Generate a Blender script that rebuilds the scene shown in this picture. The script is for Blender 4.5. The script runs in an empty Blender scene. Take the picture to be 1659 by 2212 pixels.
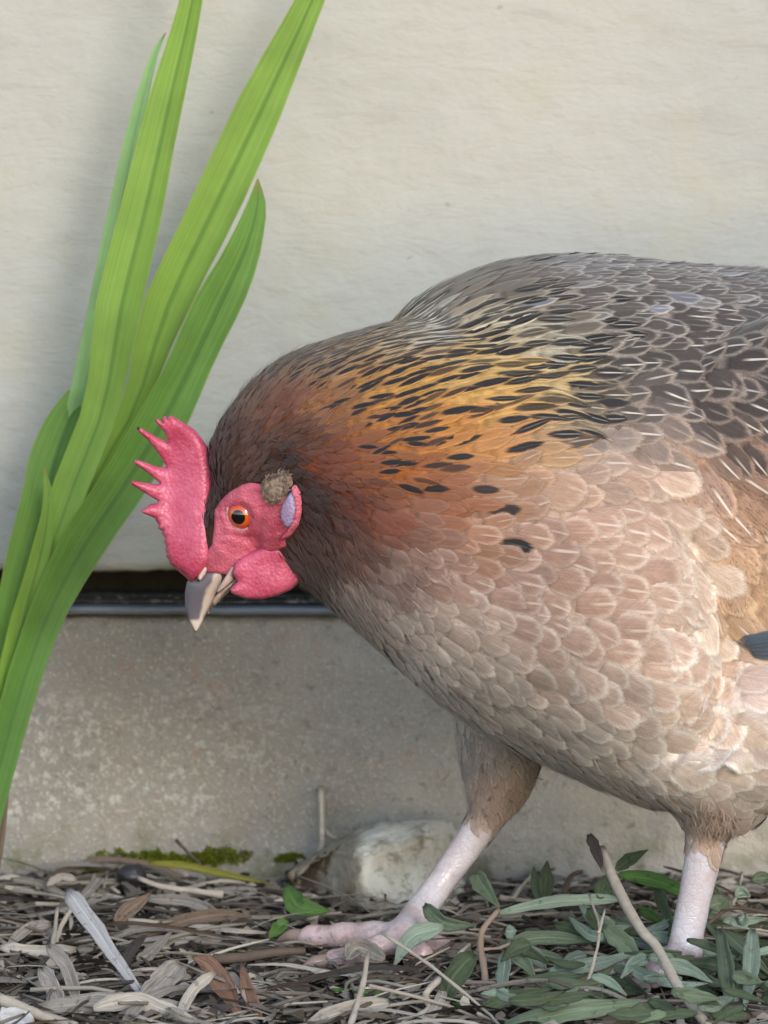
import bpy, bmesh, math, random
import numpy as np
from mathutils import Vector, Matrix, noise
from mathutils.bvhtree import BVHTree
from mathutils.geometry import delaunay_2d_cdt
random.seed(7); np.random.seed(7)
R = math.radians
sc = bpy.context.scene
col = sc.collection

# ------------------------------------------------------------------ camera, sky, sun, exposure
S = 0.00016                       # metres per reference pixel (1659 x 2211 picture) at the hen
PITCH = R(7.5); DIST = 2.6
CENTER = Vector((0, 0, 0.1606))
FWD = Vector((0, math.cos(PITCH), -math.sin(PITCH)))
RIGHT = Vector((1, 0, 0)); UPV = RIGHT.cross(FWD)
CAM = CENTER - FWD * DIST
cd = bpy.data.cameras.new('camera'); cam = bpy.data.objects.new('camera', cd); col.objects.link(cam)
cam.location = CAM; cam.rotation_euler = (math.pi/2 - PITCH, 0, 0)
cd.sensor_width = 36; cd.lens = 36 * DIST / (2211 * S); cd.clip_start = .05; cd.clip_end = 200
cd.dof.use_dof = True; cd.dof.focus_distance = DIST - .045; cd.dof.aperture_fstop = 22
sc.camera = cam
SUN_EL, SUN_AZ = R(22), R(18)     # azimuth to the right of the camera's back
sun_dir = Vector((math.sin(SUN_AZ)*math.cos(SUN_EL), -math.cos(SUN_AZ)*math.cos(SUN_EL), math.sin(SUN_EL)))
w = bpy.data.worlds.new('World'); sc.world = w; w.use_nodes = True
wn = w.node_tree; bg = wn.nodes['Background']
sky = wn.nodes.new('ShaderNodeTexSky'); sky.sky_type = 'NISHITA'; sky.sun_disc = False
sky.sun_elevation = SUN_EL; sky.sun_rotation = math.atan2(sun_dir.x, sun_dir.y)
sky.air_density = 1.0; sky.dust_density = 0.55; sky.ozone_density = 1.0
wn.links.new(sky.outputs[0], bg.inputs[0]); bg.inputs[1].default_value = .15
sl = bpy.data.lights.new('sun', 'SUN'); sl.energy = .8; sl.angle = R(16); sl.color = (1, .985, .96)
so = bpy.data.objects.new('sun', sl); col.objects.link(so)
so.rotation_euler = sun_dir.to_track_quat('Z', 'Y').to_euler(); so.location = sun_dir * 3
sc.view_settings.view_transform = 'Standard'; sc.view_settings.look = 'None'
sc.view_settings.gamma = 1; sc.view_settings.exposure = 1.03
sc.cycles.max_bounces = 6; sc.cycles.transparent_max_bounces = 14; sc.cycles.use_denoising = True

# ------------------------------------------------------------------ helpers
def ray(dx, dy):
    return FWD * DIST + RIGHT * ((dx - 829.5) * S) - UPV * ((dy - 1105.5) * S)
def pix(dx, dy, Y):
    r = ray(dx, dy); return CAM + r * ((Y - CAM.y) / r.y)
def pixz(dx, dy, z):
    r = ray(dx, dy); return CAM + r * ((z - CAM.z) / r.z)
def proj(p):
    d = p - CAM; f = d.dot(FWD)
    return 829.5 + d.dot(RIGHT) / f * DIST / S, 1105.5 - d.dot(UPV) / f * DIST / S
def lin(c):
    return tuple(((v/255)/12.92 if v/255 <= .04045 else ((v/255 + .055)/1.055)**2.4) for v in c)
def tag(o, label=None, cat=None, group=None, kind=None):
    if label: o['label'] = label
    if cat: o['category'] = cat
    if group: o['group'] = group
    if kind: o['kind'] = kind
    return o
def empty(name, loc=(0, 0, 0)):
    o = bpy.data.objects.new(name, None); o.empty_display_size = .02; o.location = loc; col.objects.link(o); return o
def mesh_obj(name, verts, faces, mat=None, parent=None, smooth=True):
    me = bpy.data.meshes.new(name); me.from_pydata([tuple(v) for v in verts], [], faces); me.update()
    o = bpy.data.objects.new(name, me); col.objects.link(o)
    if mat: me.materials.append(mat)
    if smooth: me.polygons.foreach_set('use_smooth', [True]*len(me.polygons))
    if parent: adopt(o, parent)
    return o
def adopt(o, parent):
    o.parent = parent
    if parent.parent: o.matrix_parent_inverse = (Matrix.Translation(parent.parent.location) @ Matrix.Translation(parent.location)).inverted() if False else Matrix.Translation(-world_loc(parent))
    else: o.matrix_parent_inverse = Matrix.Translation(-parent.location)
def world_loc(o):
    return o.location + (world_loc(o.parent) + o.matrix_parent_inverse.translation if o.parent else Vector())
def attr(me, name, typ, data):
    a = me.attributes.new(name, typ, 'POINT')
    a.data.foreach_set('vector' if typ == 'FLOAT_VECTOR' else 'color', np.asarray(data, dtype=np.float32).ravel())
def fbm(p, oct=4):
    return noise.fractal(Vector(p), 1.0, 2.0, oct)
def smoothstep(a, b, x):
    t = max(0, min(1, (x-a)/(b-a))); return t*t*(3-2*t)
def interp(table, x):
    if x <= table[0][0]: return table[0][1:]
    for a, b in zip(table, table[1:]):
        if x <= b[0]:
            t = (x-a[0])/(b[0]-a[0]); return tuple(p+(q-p)*t for p, q in zip(a[1:], b[1:]))
    return table[-1][1:]
def catmull(pts, n):
    P = [Vector(p) for p in pts]
    P = [P[0]*2 - P[1]] + P + [P[-1]*2 - P[-2]]
    out = []; m = len(P) - 3
    for i in range(n+1):
        s = i/n*m; k = min(int(s), m-1); t = s-k
        a, b, c, d = P[k:k+4]
        out.append(.5*((2*b) + (c-a)*t + (2*a-5*b+4*c-d)*t*t + (3*b-a-3*c+d)*t**3))
    return out

# ------------------------------------------------------------------ node material helper
class NT:
    def __init__(s, name, rough=.6, spec=.3):
        s.m = bpy.data.materials.new(name); s.m.use_nodes = True; s.t = s.m.node_tree
        s.b = s.t.nodes['Principled BSDF']; s.out = s.t.nodes['Material Output']
        s.b.inputs['Roughness'].default_value = rough; s.b.inputs['Specular IOR Level'].default_value = spec
    def n(s, typ, **kw):
        x = s.t.nodes.new('ShaderNode' + typ)
        for k, v in kw.items():
            if k.startswith('_'): setattr(x, k[1:], v)
            else: s.set(x.inputs[int(k[1:]) if k[0] == 'i' and k[1:].isdigit() else k], v)
        return x
    def set(s, inp, v):
        if isinstance(v, bpy.types.NodeSocket): s.t.links.new(v, inp)
        else: inp.default_value = v
    def math(s, op, a, b=0.0, c=None, clamp=False):
        x = s.n('Math', _operation=op, i0=a, i1=b); x.use_clamp = clamp
        if c is not None: s.set(x.inputs[2], c)
        return x.outputs[0]
    def mix(s, f, a, b, mode='MIX'):
        x = s.t.nodes.new('ShaderNodeMix'); x.data_type = 'RGBA'; x.blend_type = mode
        s.set(x.inputs[0], f)
        for i, v in ((6, a), (7, b)):
            if not isinstance(v, bpy.types.NodeSocket): v = tuple(v)[:3] + (1,)
            s.set(x.inputs[i], v)
        return x.outputs[2]
    def ramp(s, v, lo, hi, a=0.0, b=1.0, smooth=True):
        x = s.n('MapRange', i0=v, i1=lo, i2=hi, i3=a, i4=b)
        if smooth: x.interpolation_type = 'SMOOTHSTEP'
        return x.outputs[0]
    def noise(s, scale, detail=4, rough=.55, vec=None, dist=0):
        x = s.n('TexNoise', Scale=scale, Detail=detail, Roughness=rough, Distortion=dist)
        if vec is not None: s.set(x.inputs['Vector'], vec)
        return x.outputs['Fac']
    def obj(s, scale=None):
        v = s.n('TexCoord').outputs['Object']
        if scale: v = s.n('Mapping', Vector=v, Scale=scale).outputs[0]
        return v
    def bump(s, h, strength=.3, dist=.001):
        x = s.n('Bump', Strength=strength, Distance=dist, Height=h)
        s.set(s.b.inputs['Normal'], x.outputs[0]); return x.outputs[0]
    def color(s, c): s.set(s.b.inputs['Base Color'], c if isinstance(c, bpy.types.NodeSocket) else tuple(c)[:3] + (1,))
    def at(s, name):
        return s.n('Attribute', _attribute_name=name)
def hsv(T, c, v):   # brightness variation
    x = T.n('HueSaturation', Color=c, Value=v); return x.outputs[0]

# plaster
T = NT('painted_plaster', .85, .2)
o = T.obj()
brush = T.noise(60, 5, .6, T.obj((.75, 1, 1.9)), .4)
med = T.noise(22, 4, .6, o); big = T.noise(5, 3, .5, o); fine = T.noise(420, 3, .6, T.obj((.6, 1, 1.3)))
c = T.mix(T.ramp(big, .35, .65), lin((177, 174, 165)), lin((170, 168, 161)))
c = T.mix(T.ramp(med, .5, .75, 0, .5), c, lin((176, 171, 152)))
c = T.mix(T.ramp(brush, .52, .8, 0, .35), c, lin((152, 150, 142)))
c = T.mix(T.ramp(T.noise(150, 2, .5, o), .72, .78, 0, .5), c, lin((136, 132, 120)))
T.color(c)
h = T.math('ADD', T.math('MULTIPLY', brush, 1.0), T.math('ADD', T.math('MULTIPLY', med, 1.5), T.math('MULTIPLY', fine, .25)))
T.bump(h, .6, .002); M_PLASTER = T.m
# base course (weathered concrete)
T = NT('weathered_concrete', .92, .15); o = T.obj()
g1 = T.noise(700, 3, .7, o); g2 = T.noise(240, 4, .65, o); g3 = T.noise(14, 5, .6, o); g4 = T.noise(38, 4, .6, o)
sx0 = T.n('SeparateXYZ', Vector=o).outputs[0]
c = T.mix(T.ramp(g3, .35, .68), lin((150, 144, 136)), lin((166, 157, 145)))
c = T.mix(T.ramp(T.math('ADD', sx0, T.math('MULTIPLY', T.math('SUBTRACT', T.noise(9, 4, .6, o), .5), .2)), -.07, .05, 0, .85), c, T.mix(T.ramp(g3, .35, .68), lin((186, 177, 166)), lin((204, 191, 174))))  # right part lightened in colour to offset the shade behind the hen
c = T.mix(T.ramp(g4, .55, .75, 0, .6), c, lin((154, 148, 142)))
c = T.mix(T.ramp(g1, .53, .68, 0, .75), c, lin((206, 198, 186)))
c = T.mix(T.ramp(g2, .58, .70, 0, .45), c, lin((112, 104, 96)))
c = T.mix(T.ramp(T.noise(95, 3, .6, o), .62, .74, 0, .35), c, lin((176, 128, 100)))
# pale lime bloom low on the left, in broken flecks
sep = T.n('SeparateXYZ', Vector=o)
zone = T.math('MULTIPLY', T.ramp(sep.outputs[0], .02, -.09), T.math('MULTIPLY', T.ramp(sep.outputs[2], .012, .028), T.ramp(sep.outputs[2], .085, .045)))
fl = T.ramp(T.math('ADD', T.noise(300, 4, .65, o), T.math('MULTIPLY', T.noise(40, 3, .5, o), .3)), .68, .78)
c = T.mix(T.math('MULTIPLY', T.math('MULTIPLY', zone, fl), .5), c, lin((222, 220, 208)))
gz = T.math('MULTIPLY', T.ramp(sep.outputs[2], .03, .0), T.ramp(T.noise(60, 3, .6, o), .45, .65))
c = T.mix(T.math('MULTIPLY', gz, .55), c, lin((110, 112, 62)))
T.color(c); T.bump(T.math('ADD', g1, T.math('ADD', T.math('MULTIPLY', g2, 1.4), T.math('MULTIPLY', g4, 2.5))), .8, .0012); M_BASE = T.m
# metal strip
T = NT('grey_metal_strip', .65, .35); o = T.obj()
c = T.mix(T.ramp(T.noise(80, 4, .6, T.obj((.4, 1, 2))), .4, .7), lin((136, 138, 142)), lin((108, 110, 112)))
c = T.mix(T.ramp(T.noise(200, 3, .6, o), .62, .72, 0, .6), c, lin((92, 88, 82)))
T.color(c); T.b.inputs['Metallic'].default_value = .35; M_STRIP = T.m
T = NT('dark_mortar', .95, .1)
T.color(T.mix(T.noise(120, 4, .6, T.obj()), lin((28, 25, 22)), lin((62, 56, 48)))); M_MORTAR = T.m
T = NT('grimy_ledge', .8, .3)
T.color(T.mix(T.ramp(T.noise(260, 4, .65, T.obj()), .5, .72), lin((54, 52, 50)), lin((126, 124, 120)))); M_DIRTY = T.m
# soil
T = NT('dark_soil', .95, .1); o = T.obj()
c = T.mix(T.ramp(T.noise(90, 5, .65, o), .4, .65), lin((52, 45, 40)), lin((96, 86, 76)))
T.color(c); T.bump(T.noise(300, 4, .7, o), .8, .002); M_SOIL = T.m
# stone
T = NT('pale_limestone', .9, .15); o = T.obj()
c = T.mix(T.ramp(T.noise(60, 5, .65, o), .42, .62), lin((244, 236, 218)), lin((216, 204, 182)))
c = T.mix(T.ramp(T.noise(110, 5, .75, o), .5, .64, 0, .75), c, lin((150, 140, 122)))
sx = T.n('SeparateXYZ', Vector=o).outputs[0]
left_tone = T.ramp(T.math('ADD', sx, T.math('MULTIPLY', T.math('SUBTRACT', T.noise(90, 4, .6, o), .5), .012)), -.004, -.009)  # darker, browner tone over the left part of the stone
c = T.mix(T.math('MULTIPLY', left_tone, .8), c, lin((140, 126, 106)))
T.color(c); T.bump(T.math('ADD', T.noise(220, 5, .7, o), T.noise(70, 3, .6, o)), 1.0, .004); M_STONE = T.m

# ------------------------------------------------------------------ ground and wall
WALL_Y = .186
def spaced(lo, hi, a, b, fine, coarse):
    x = lo; out = [lo]
    while x < hi - 1e-6:
        st = fine if a <= x < b else min(coarse, max(fine, (a - x)*.5 if x < a else (x - b)*.5 + fine))
        x = min(hi, x + st); out.append(x)
    return out
xs = spaced(-3, 3, -.22, .22, .004, .5); ys = spaced(-4, WALL_Y + .05, -.4, WALL_Y + .05, .004, .5)
V = []; F = []
def ground_z(x, y):
    return .0035*fbm((x*22, y*22, 3)) + .0015*fbm((x*90, y*90, 1)) - .002*smoothstep(WALL_Y-.06, WALL_Y, y)
for y in ys:
    for x in xs:
        near = abs(x) < .25 and y > -.45
        V.append((x, y, ground_z(x, y) - .002 if near else -.003))
nx = len(xs)
for j in range(len(ys)-1):
    for i in range(nx-1): F.append((j*nx+i, j*nx+i+1, (j+1)*nx+i+1, (j+1)*nx+i))
tag(mesh_obj('ground', V, F, M_SOIL), kind='structure')

def zat(dy, Y=WALL_Y): return pix(829, dy, Y).z
wall = empty('house_wall', (0, WALL_Y, 0))
tag(wall, 'cream plastered house wall with a rough grey concrete base course', 'wall')
# plaster slab: front grid with ragged lower edge, curling under into the gap
zb = zat(1233)
xs = spaced(-1.5, 1.5, -.2, .2, .0025, .3)
def edge_z(x): return zb + .0022*fbm((x*26, 1, 5)) + .0012*fbm((x*110, 2, 5))
V = []; F = []
prof = [(.020, .0015), (.003, .0), (0, .0015), (0, .004), (0, .009)]
zs = [.016 + .0035*k for k in range(75)] + [.30, .36, .45, .6, .9, 1.4]
nz = len(prof) + len(zs)
for x in xs:
    e = edge_z(x)
    for dy_, dz in prof:
        V.append((x, WALL_Y + dy_ + .0008*fbm((x*60, dz*200, 2)), e + dz))
    for z in zs:
        zz = zb + z
        V.append((x, WALL_Y + .0011*fbm((x*14, 7, zz*16)) + .0004*fbm((x*70, 7, zz*110)), zz))
for i in range(len(xs)-1):
    for k in range(nz-1): F.append((i*nz+k, (i+1)*nz+k, (i+1)*nz+k+1, i*nz+k+1))
mesh_obj('plaster', V, F, M_PLASTER, wall)
# recess behind the gap
z0, z1 = zat(1345), zb + .02
mesh_obj('mortar_joint', [(-1.5, WALL_Y+.022, z0), (1.5, WALL_Y+.022, z0), (1.5, WALL_Y+.022, z1), (-1.5, WALL_Y+.022, z1)], [(0, 1, 2, 3)], M_MORTAR, wall)
# metal damp strip: extruded profile with two lips
tilt = -.012
pr = [(.021, 1292), (.006, 1289), (.0045, 1292), (.0065, 1294), (.0065, 1299), (.004, 1300), (.0035, 1304), (.007, 1305), (.007, 1310), (-.002, 1311), (-.0026, 1318), (-.0022, 1325), (.004, 1326), (.021, 1328)]
V = []; F = []
xs = [-1.5, -.6] + [-.3 + .01*i for i in range(61)] + [.6, 1.5]
for x in xs:
    wob = .0004*fbm((x*30, 4, 4))
    for yo, dy_ in pr: V.append((x, WALL_Y + yo + wob, zat(dy_) + tilt*(x+.06)*.25 + wob))
n = len(pr)
for i in range(len(xs)-1):
    for k in range(n-1): F.append((i*n+k, i*n+k+1, (i+1)*n+k+1, (i+1)*n+k))
ds = mesh_obj('damp_course_strip', V, F, M_STRIP, wall, smooth=False); ds.data.materials.append(M_DIRTY)
for p in ds.data.polygons:
    if p.index % (len(pr)-1) < 8: p.material_index = 1
# base course block
xs = spaced(-1.5, 1.5, -.2, .2, .0025, .3); zt = zat(1333)
V = []; F = []
rows = [(.03, 0), (.004, 0), (.001, -.001), (0, -.003)] + [(0, -.006-.0027*k) for k in range(38)] + [(0, -.16)]
n = len(rows)
for x in xs:
    for yo, dz in rows:
        z = zt + dz; f = 1 if yo == 0 else 0
        V.append((x, WALL_Y + yo + f*(.0013*fbm((x*20, 3, z*20)) + .0007*fbm((x*95, 3, z*95))), z + (.0007*fbm((x*80, 1, 1)) if dz > -.003 else 0)))
for i in range(len(xs)-1):
    for k in range(n-1): F.append((i*n+k, i*n+k+1, (i+1)*n+k+1, (i+1)*n+k))
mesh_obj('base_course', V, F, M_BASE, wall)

# ================================================================== THE HEN
HEADY = -.022
hen = empty('hen', (pix(1300, 2050, 0).x, 0, 0))
tag(hen, 'brown speckled hen with red comb stooping beside the wall', 'hen')
def loft(stations, yc, e=2.25, n=28):
    V = []; F = []
    for (x, top, bot, wd) in stations:
        c = yc(x); pt = pix(x, top, c); pb = pix(x, bot, c); zc, h = (pt.z+pb.z)/2, (pt.z-pb.z)/2
        X = (pt.x + pb.x)/2
        for k in range(n):
            a = 2*math.pi*k/n; ca, sa = math.cos(a), math.sin(a)
            yy = math.copysign(abs(ca)**(2/e), ca)*wd; zz = math.copysign(abs(sa)**(2/e), sa)*h
            V.append((X, c+yy, zc+zz))
    m = len(stations)
    for i in range(m-1):
        for k in range(n): F.append((i*n+k, i*n+(k+1) % n, (i+1)*n+(k+1) % n, (i+1)*n+k))
    F.append(tuple(range(n-1, -1, -1))); F.append(tuple(range((m-1)*n, m*n)))
    return V, F
def refine(st, k=4):
    out = []
    xs_ = [s[0] for s in st]
    pts = [Vector((s[1], s[2], s[3]*10000)) for s in st]
    for i in range(len(st)-1):
        p0, p1, p2, p3 = pts[max(i-1, 0)], pts[i], pts[i+1], pts[min(i+2, len(st)-1)]
        for j in range(k):
            t = j/k; v = .5*((2*p1) + (p2-p0)*t + (2*p0-5*p1+4*p2-p3)*t*t + (3*p1-p0-3*p2+p3)*t**3)
            out.append((xs_[i]+(xs_[i+1]-xs_[i])*t, v.x, v.y, max(v.z/10000, .004)))
    out.append(st[-1]); return out
def tube(pts, rad, n=14, sub=5, flat=1.0):
    C = catmull(pts, sub*(len(pts)-1)); V = []; F = []
    m = len(C)
    for i, c in enumerate(C):
        t = (C[min(i+1, m-1)] - C[max(i-1, 0)]).normalized()
        s = i/(m-1)*(len(rad)-1); k = min(int(s), len(rad)-2); r = rad[k] + (rad[k+1]-rad[k])*(s-k)
        a = t.cross(Vector((0, 1, 0)));
        if a.length < 1e-3: a = t.cross(Vector((1, 0, 0)))
        a.normalize(); b = t.cross(a)
        for j in range(n):
            th = 2*math.pi*j/n; V.append(c + a*math.cos(th)*r*flat + b*math.sin(th)*r)
    for i in range(m-1):
        for j in range(n): F.append((i*n+j, i*n+(j+1) % n, (i+1)*n+(j+1) % n, (i+1)*n+j))
    F.append(tuple(range(n-1, -1, -1))); F.append(tuple(range((m-1)*n, m*n)))
    return V, F
def ellipsoid(c, ax, r):
    bm = bmesh.new(); bmesh.ops.create_icosphere(bm, subdivisions=3, radius=1)
    x, y, z = ax
    V = [c + x*v.co.x*r[0] + y*v.co.y*r[1] + z*v.co.z*r[2] for v in bm.verts]
    F = [tuple(v.index for v in f.verts) for f in bm.faces]; bm.free(); return V, F
AX = (Vector((1, 0, 0)), Vector((0, 1, 0)), Vector((0, 0, 1)))
pieces = []
back = [(815, 790, 1100, .020), (840, 712, 1180, .034), (890, 655, 1300, .05), (960, 612, 1400, .062), (1060, 574, 1480, .071), (1160, 556, 1560, .077), (1300, 553, 1640, .081), (1450, 570, 1700, .083), (1600, 582, 1695, .081), (1750, 586, 1640, .077), (1900, 588, 1530, .067), (2050, 570, 1330, .050), (2180, 545, 1080, .03), (2270, 540, 850, .014)]
pieces.append(loft(refine(back), lambda x: .010))
front = [(452, 960, 1010, .007), (480, 905, 1090, .0155), (530, 840, 1160, .0205), (590, 787, 1210, .0265), (650, 756, 1258, .034), (740, 727, 1330, .044), (850, 700, 1425, .057), (950, 686, 1510, .067), (1050, 684, 1580, .0745), (1200, 705, 1650, .082), (1330, 790, 1705, .0855), (1430, 900, 1735, .083), (1510, 1060, 1710, .074), (1570, 1230, 1580, .045)]
pieces.append(loft(refine(front), lambda x: HEADY + (.016)*smoothstep(560, 1200, x)))
hax = (pix(470, 1250, HEADY) - pix(600, 1000, HEADY)).normalized(); hz = hax.cross(Vector((0, 1, 0)))
pieces.append(ellipsoid(pix(536, 1110, HEADY), (hax, Vector((0, 1, 0)), hz), (.0255, .0150, .0165)))
pieces.append(ellipsoid(pix(500, 1195, HEADY), (hax, Vector((0, 1, 0)), hz), (.0135, .0085, .0095)))
pieces.append(ellipsoid(pix(1830, 1010, -.045), AX, (.070, .030, .056)))     # near wing
pieces.append(ellipsoid(pix(1830, 960, .060), AX, (.075, .030, .054)))       # far wing
pieces.append(ellipsoid(pix(1640, 1560, -.045), AX, (.034, .035, .030)))     # flank fluff
pieces.append(ellipsoid(pix(1640, 1540, .055), AX, (.034, .033, .030)))
NL = -.045; FL = .03
# legs
fa = pixz(868, 2028, .010); na = pixz(1478, 2068, .013)
thF = tube([pix(1110, 1500, .03), pix(1085, 1600, .03), pix(1076, 1680, .03), pix(1062, 1735, .03), pix(1052, 1765, .03)], [.024, .0165, .0128, .0092, .0060])
thN = tube([pix(1530, 1600, NL), pix(1540, 1690, NL), pix(1540, 1745, NL), pix(1532, 1785, NL), pix(1530, 1800, NL)], [.038, .028, .0185, .0105, .007])
pieces += [thF, thN]
shF = tube([pix(1068, 1725, .03), pix(1040, 1780, .03), pix(960, 1895, .028), pix(895, 1985, (.028+fa.y)/2+.002), fa], [.0068, .0062, .0053, .0057, .0064], sub=6)
shN = tube([pix(1532, 1770, NL), pix(1527, 1810, NL), pix(1502, 1930, NL), pix(1484, 2020, NL), na], [.0076, .0070, .0060, .0060, .0066], sub=6)
legparts = [shF, shN]
claws = []
def toe(a, pts, r0, h=.0048):
    P = [a] + [pixz(x, y, z) for x, y, z in pts]
    legparts.append(tube(P, [r0*1.1, r0*.92, r0*1.12, r0*.86, r0*1.08, r0*.82, r0*.98, r0*.66], sub=6, n=10))
    claws.append((P[-1], (P[-1]-P[-2]).normalized(), r0*.62))
toe(fa, [(800, 2018, .0095), (720, 2022, .007), (648, 2024, .0055)], .0052)
toe(fa, [(815, 2048, .008), (755, 2068, .006), (700, 2078, .005)], .0050)
toe(fa, [(900, 2052, .007), (915, 2066, .005), (920, 2078, .003)], .0046)
toe(fa, [(905, 2035, .008), (950, 2040, .006), (975, 2046, .005)], .0040)
toe(na, [(1420, 2078, .010), (1350, 2092, .008), (1280, 2104, .007)], .0052)
toe(na, [(1450, 2085, .010), (1425, 2102, .008), (1390, 2120, .005)], .0050)
toe(na, [(1512, 2080, .009), (1525, 2096, .006), (1528, 2106, .004)], .0046)
toe(na, [(1515, 2066, .010), (1555, 2066, .007), (1580, 2070, .006)], .0040)
def join(ps):
    V = []; F = []
    for v, f in ps:
        o_ = len(V); V += list(v); F += [tuple(i+o_ for i in t) for t in f]
    return V, F
V, F = join(pieces + legparts)
tmp = mesh_obj('body', V, F)
bm = bmesh.new(); bm.from_mesh(tmp.data); bmesh.ops.recalc_face_normals(bm, faces=bm.faces); bm.to_mesh(tmp.data); bm.free()
rm = tmp.modifiers.new('r', 'REMESH'); rm.mode = 'VOXEL'; rm.voxel_size = .0017
sm = tmp.modifiers.new('s', 'SMOOTH'); sm.factor = .5; sm.iterations = 6
dg = bpy.context.evaluated_depsgraph_get()
bme = bpy.data.meshes.new_from_object(tmp.evaluated_get(dg)); bme.name = 'body'
bpy.data.objects.remove(tmp)
body = bpy.data.objects.new('body', bme); col.objects.link(body); adopt(body, hen)
# feather under-layer and scaly leg skin
T = NT('down_underlayer', .9, .1); o = T.obj()
T.color(hsv(T, T.at('fbase').outputs['Color'], T.ramp(T.noise(260, 4, .6, o), .3, .7, .7, 1.15))); T.bump(T.noise(500, 3, .6, o), .6, .001); M_DOWN = T.m
T = NT('scaly_leg_skin', .26, .55); o = T.obj()
vor = T.n('TexVoronoi', Vector=T.obj((1, 1, 1.35)), Scale=330.0, _feature='DISTANCE_TO_EDGE').outputs['Distance']
c = T.mix(T.ramp(T.noise(90, 4, .6, o), .4, .65), lin((204, 197, 201)), lin((196, 180, 180)))
c = T.mix(T.ramp(vor, .0, .08, .2, 0), c, lin((150, 122, 120)))
sz_ = T.n('SeparateXYZ', Vector=o).outputs[2]
c = T.mix(T.ramp(sz_, .020, .008, 0, .55), c, lin((206, 160, 150)))
c = T.mix(T.math('MULTIPLY', T.ramp(sz_, .03, .006), T.ramp(T.noise(150, 4, .7, o), .48, .66, 0, .6)), c, lin((120, 98, 84)))
T.color(c); T.bump(T.ramp(vor, 0, .12), .22, .0005)
T.b.inputs['Subsurface Weight'].default_value = .15; T.b.inputs['Subsurface Radius'].default_value = (.003, .0012, .001); T.b.inputs['Subsurface Scale'].default_value = .5
M_LEG = T.m
bme.materials.clear(); bme.materials.append(M_DOWN); bme.materials.append(M_LEG)
legpts = BVHTree.FromPolygons(*join(legparts))
plpts = BVHTree.FromPolygons(*join(pieces))
mi = np.zeros(len(bme.polygons), dtype=np.int32)
for p in bme.polygons:
    c = p.center
    if c.z < .075:
        d1 = legpts.find_nearest(c)[3]
        if d1 < .0022 and plpts.find_nearest(c)[3] > .0016 and proj(c)[1] > 1725: mi[p.index] = 1
bme.polygons.foreach_set('material_index', mi); bme.polygons.foreach_set('use_smooth', [True]*len(mi))
dgv = [v.co.copy() for v in bme.vertices]
BV = BVHTree.FromPolygons(dgv, [tuple(p.vertices) for p in bme.polygons])

# ---- feather field: (x, y, base, edge, spot, shaft, pepper, length, width, angle, pointed, lift mm)
C = []
def grey(c, k=.16):
    m = .3*c[0]+.59*c[1]+.11*c[2]; return tuple(v_*(1-k)+(m+2)*k for v_ in c)
def cp(x, y, base, edge=None, spot=0, shaft=0, pep=0, L=70, W=55, a=10, pt=0, lift=1.3):
    edge = edge or base
    if spot < .3 and x > 780: base, edge = grey([k_*(.88 if max(base) < 120 else 1.0) for k_ in base], .15), grey([min(248, k_*1.05) for k_ in edge], .12)
    elif spot >= .3: base, edge, W, L = [k_*.98 for k_ in base], [min(245, k_*1.0) for k_ in edge], W*.70, L*.98
    if spot < .6 and x > 1080 and y < 960 and max(base) < 125: L, W, base = L*.84, W*.84, (base[0]*.97, base[1]*.93, base[2]*.90)
    if spot < .3 and y > 980 and x > 900: L, W, lift = L*.9, W*.9, lift*.8
    if x > 1560 and y > 1400: base, edge = [k_*.92 for k_ in base], [k_*.93 for k_ in edge]  # right flank toned down in colour to offset the sun on it
    C.append((x, y, *lin(base), *lin(edge), spot, shaft, pep, L, W, a, pt, lift))
# head and upper neck
cp(470, 960, (74, 50, 44), L=30, W=10, a=-60, pt=1, lift=.6); cp(450, 1080, (62, 44, 40), L=24, W=8, a=-75, pt=1, lift=.5)
cp(540, 970, (84, 56, 47), L=34, W=11, a=-35, pt=1, lift=.6); cp(600, 1000, (62, 43, 38), L=34, W=11, a=-10, pt=1, lift=.6)
cp(520, 870, (104, 76, 62), (122, 94, 76), .25, 0, 0, 42, 14, -48, 1, .7)
cp(600, 800, (116, 90, 72), (144, 116, 92), .7, 0, 0, 50, 17, -36, 1, .8)
cp(590, 900, (112, 68, 52), (126, 78, 58), .1, 0, 0, 48, 15, -30, 1, .7)
cp(680, 890, (134, 88, 58), (150, 104, 68), .4, 0, 0, 54, 18, -18, 1, .8)
cp(690, 770, (132, 106, 84), (168, 138, 106), .75, 0, 0, 58, 20, -28, 1, .9)
cp(680, 1000, (112, 60, 44), (120, 64, 44), 0, 0, 0, 46, 15, 5, 1, .7)
cp(670, 1090, (58, 40, 36), L=36, W=12, a=25, pt=1, lift=.6); cp(690, 1180, (80, 58, 50), L=40, W=14, a=45, pt=1, lift=.6)
cp(660, 1235, (86, 68, 60), L=40, W=14, a=55, pt=1, lift=.6)
cp(740, 1080, (100, 54, 42), L=48, W=17, a=18, pt=1, lift=.7); cp(760, 1180, (100, 68, 58), (116, 84, 72), 0, 0, 0, 46, 20, 35, .8, .7)
cp(800, 1120, (122, 64, 46), (136, 76, 54), 0, 0, 0, 56, 22, 16, .9, .8)
cp(720, 1130, (74, 48, 41), L=42, W=15, a=25, pt=1, lift=.6); cp(640, 950, (90, 58, 46), L=42, W=14, a=-15, pt=1, lift=.6); cp(640, 1040, (56, 40, 36), L=34, W=11, a=5, pt=1, lift=.6)
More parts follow.
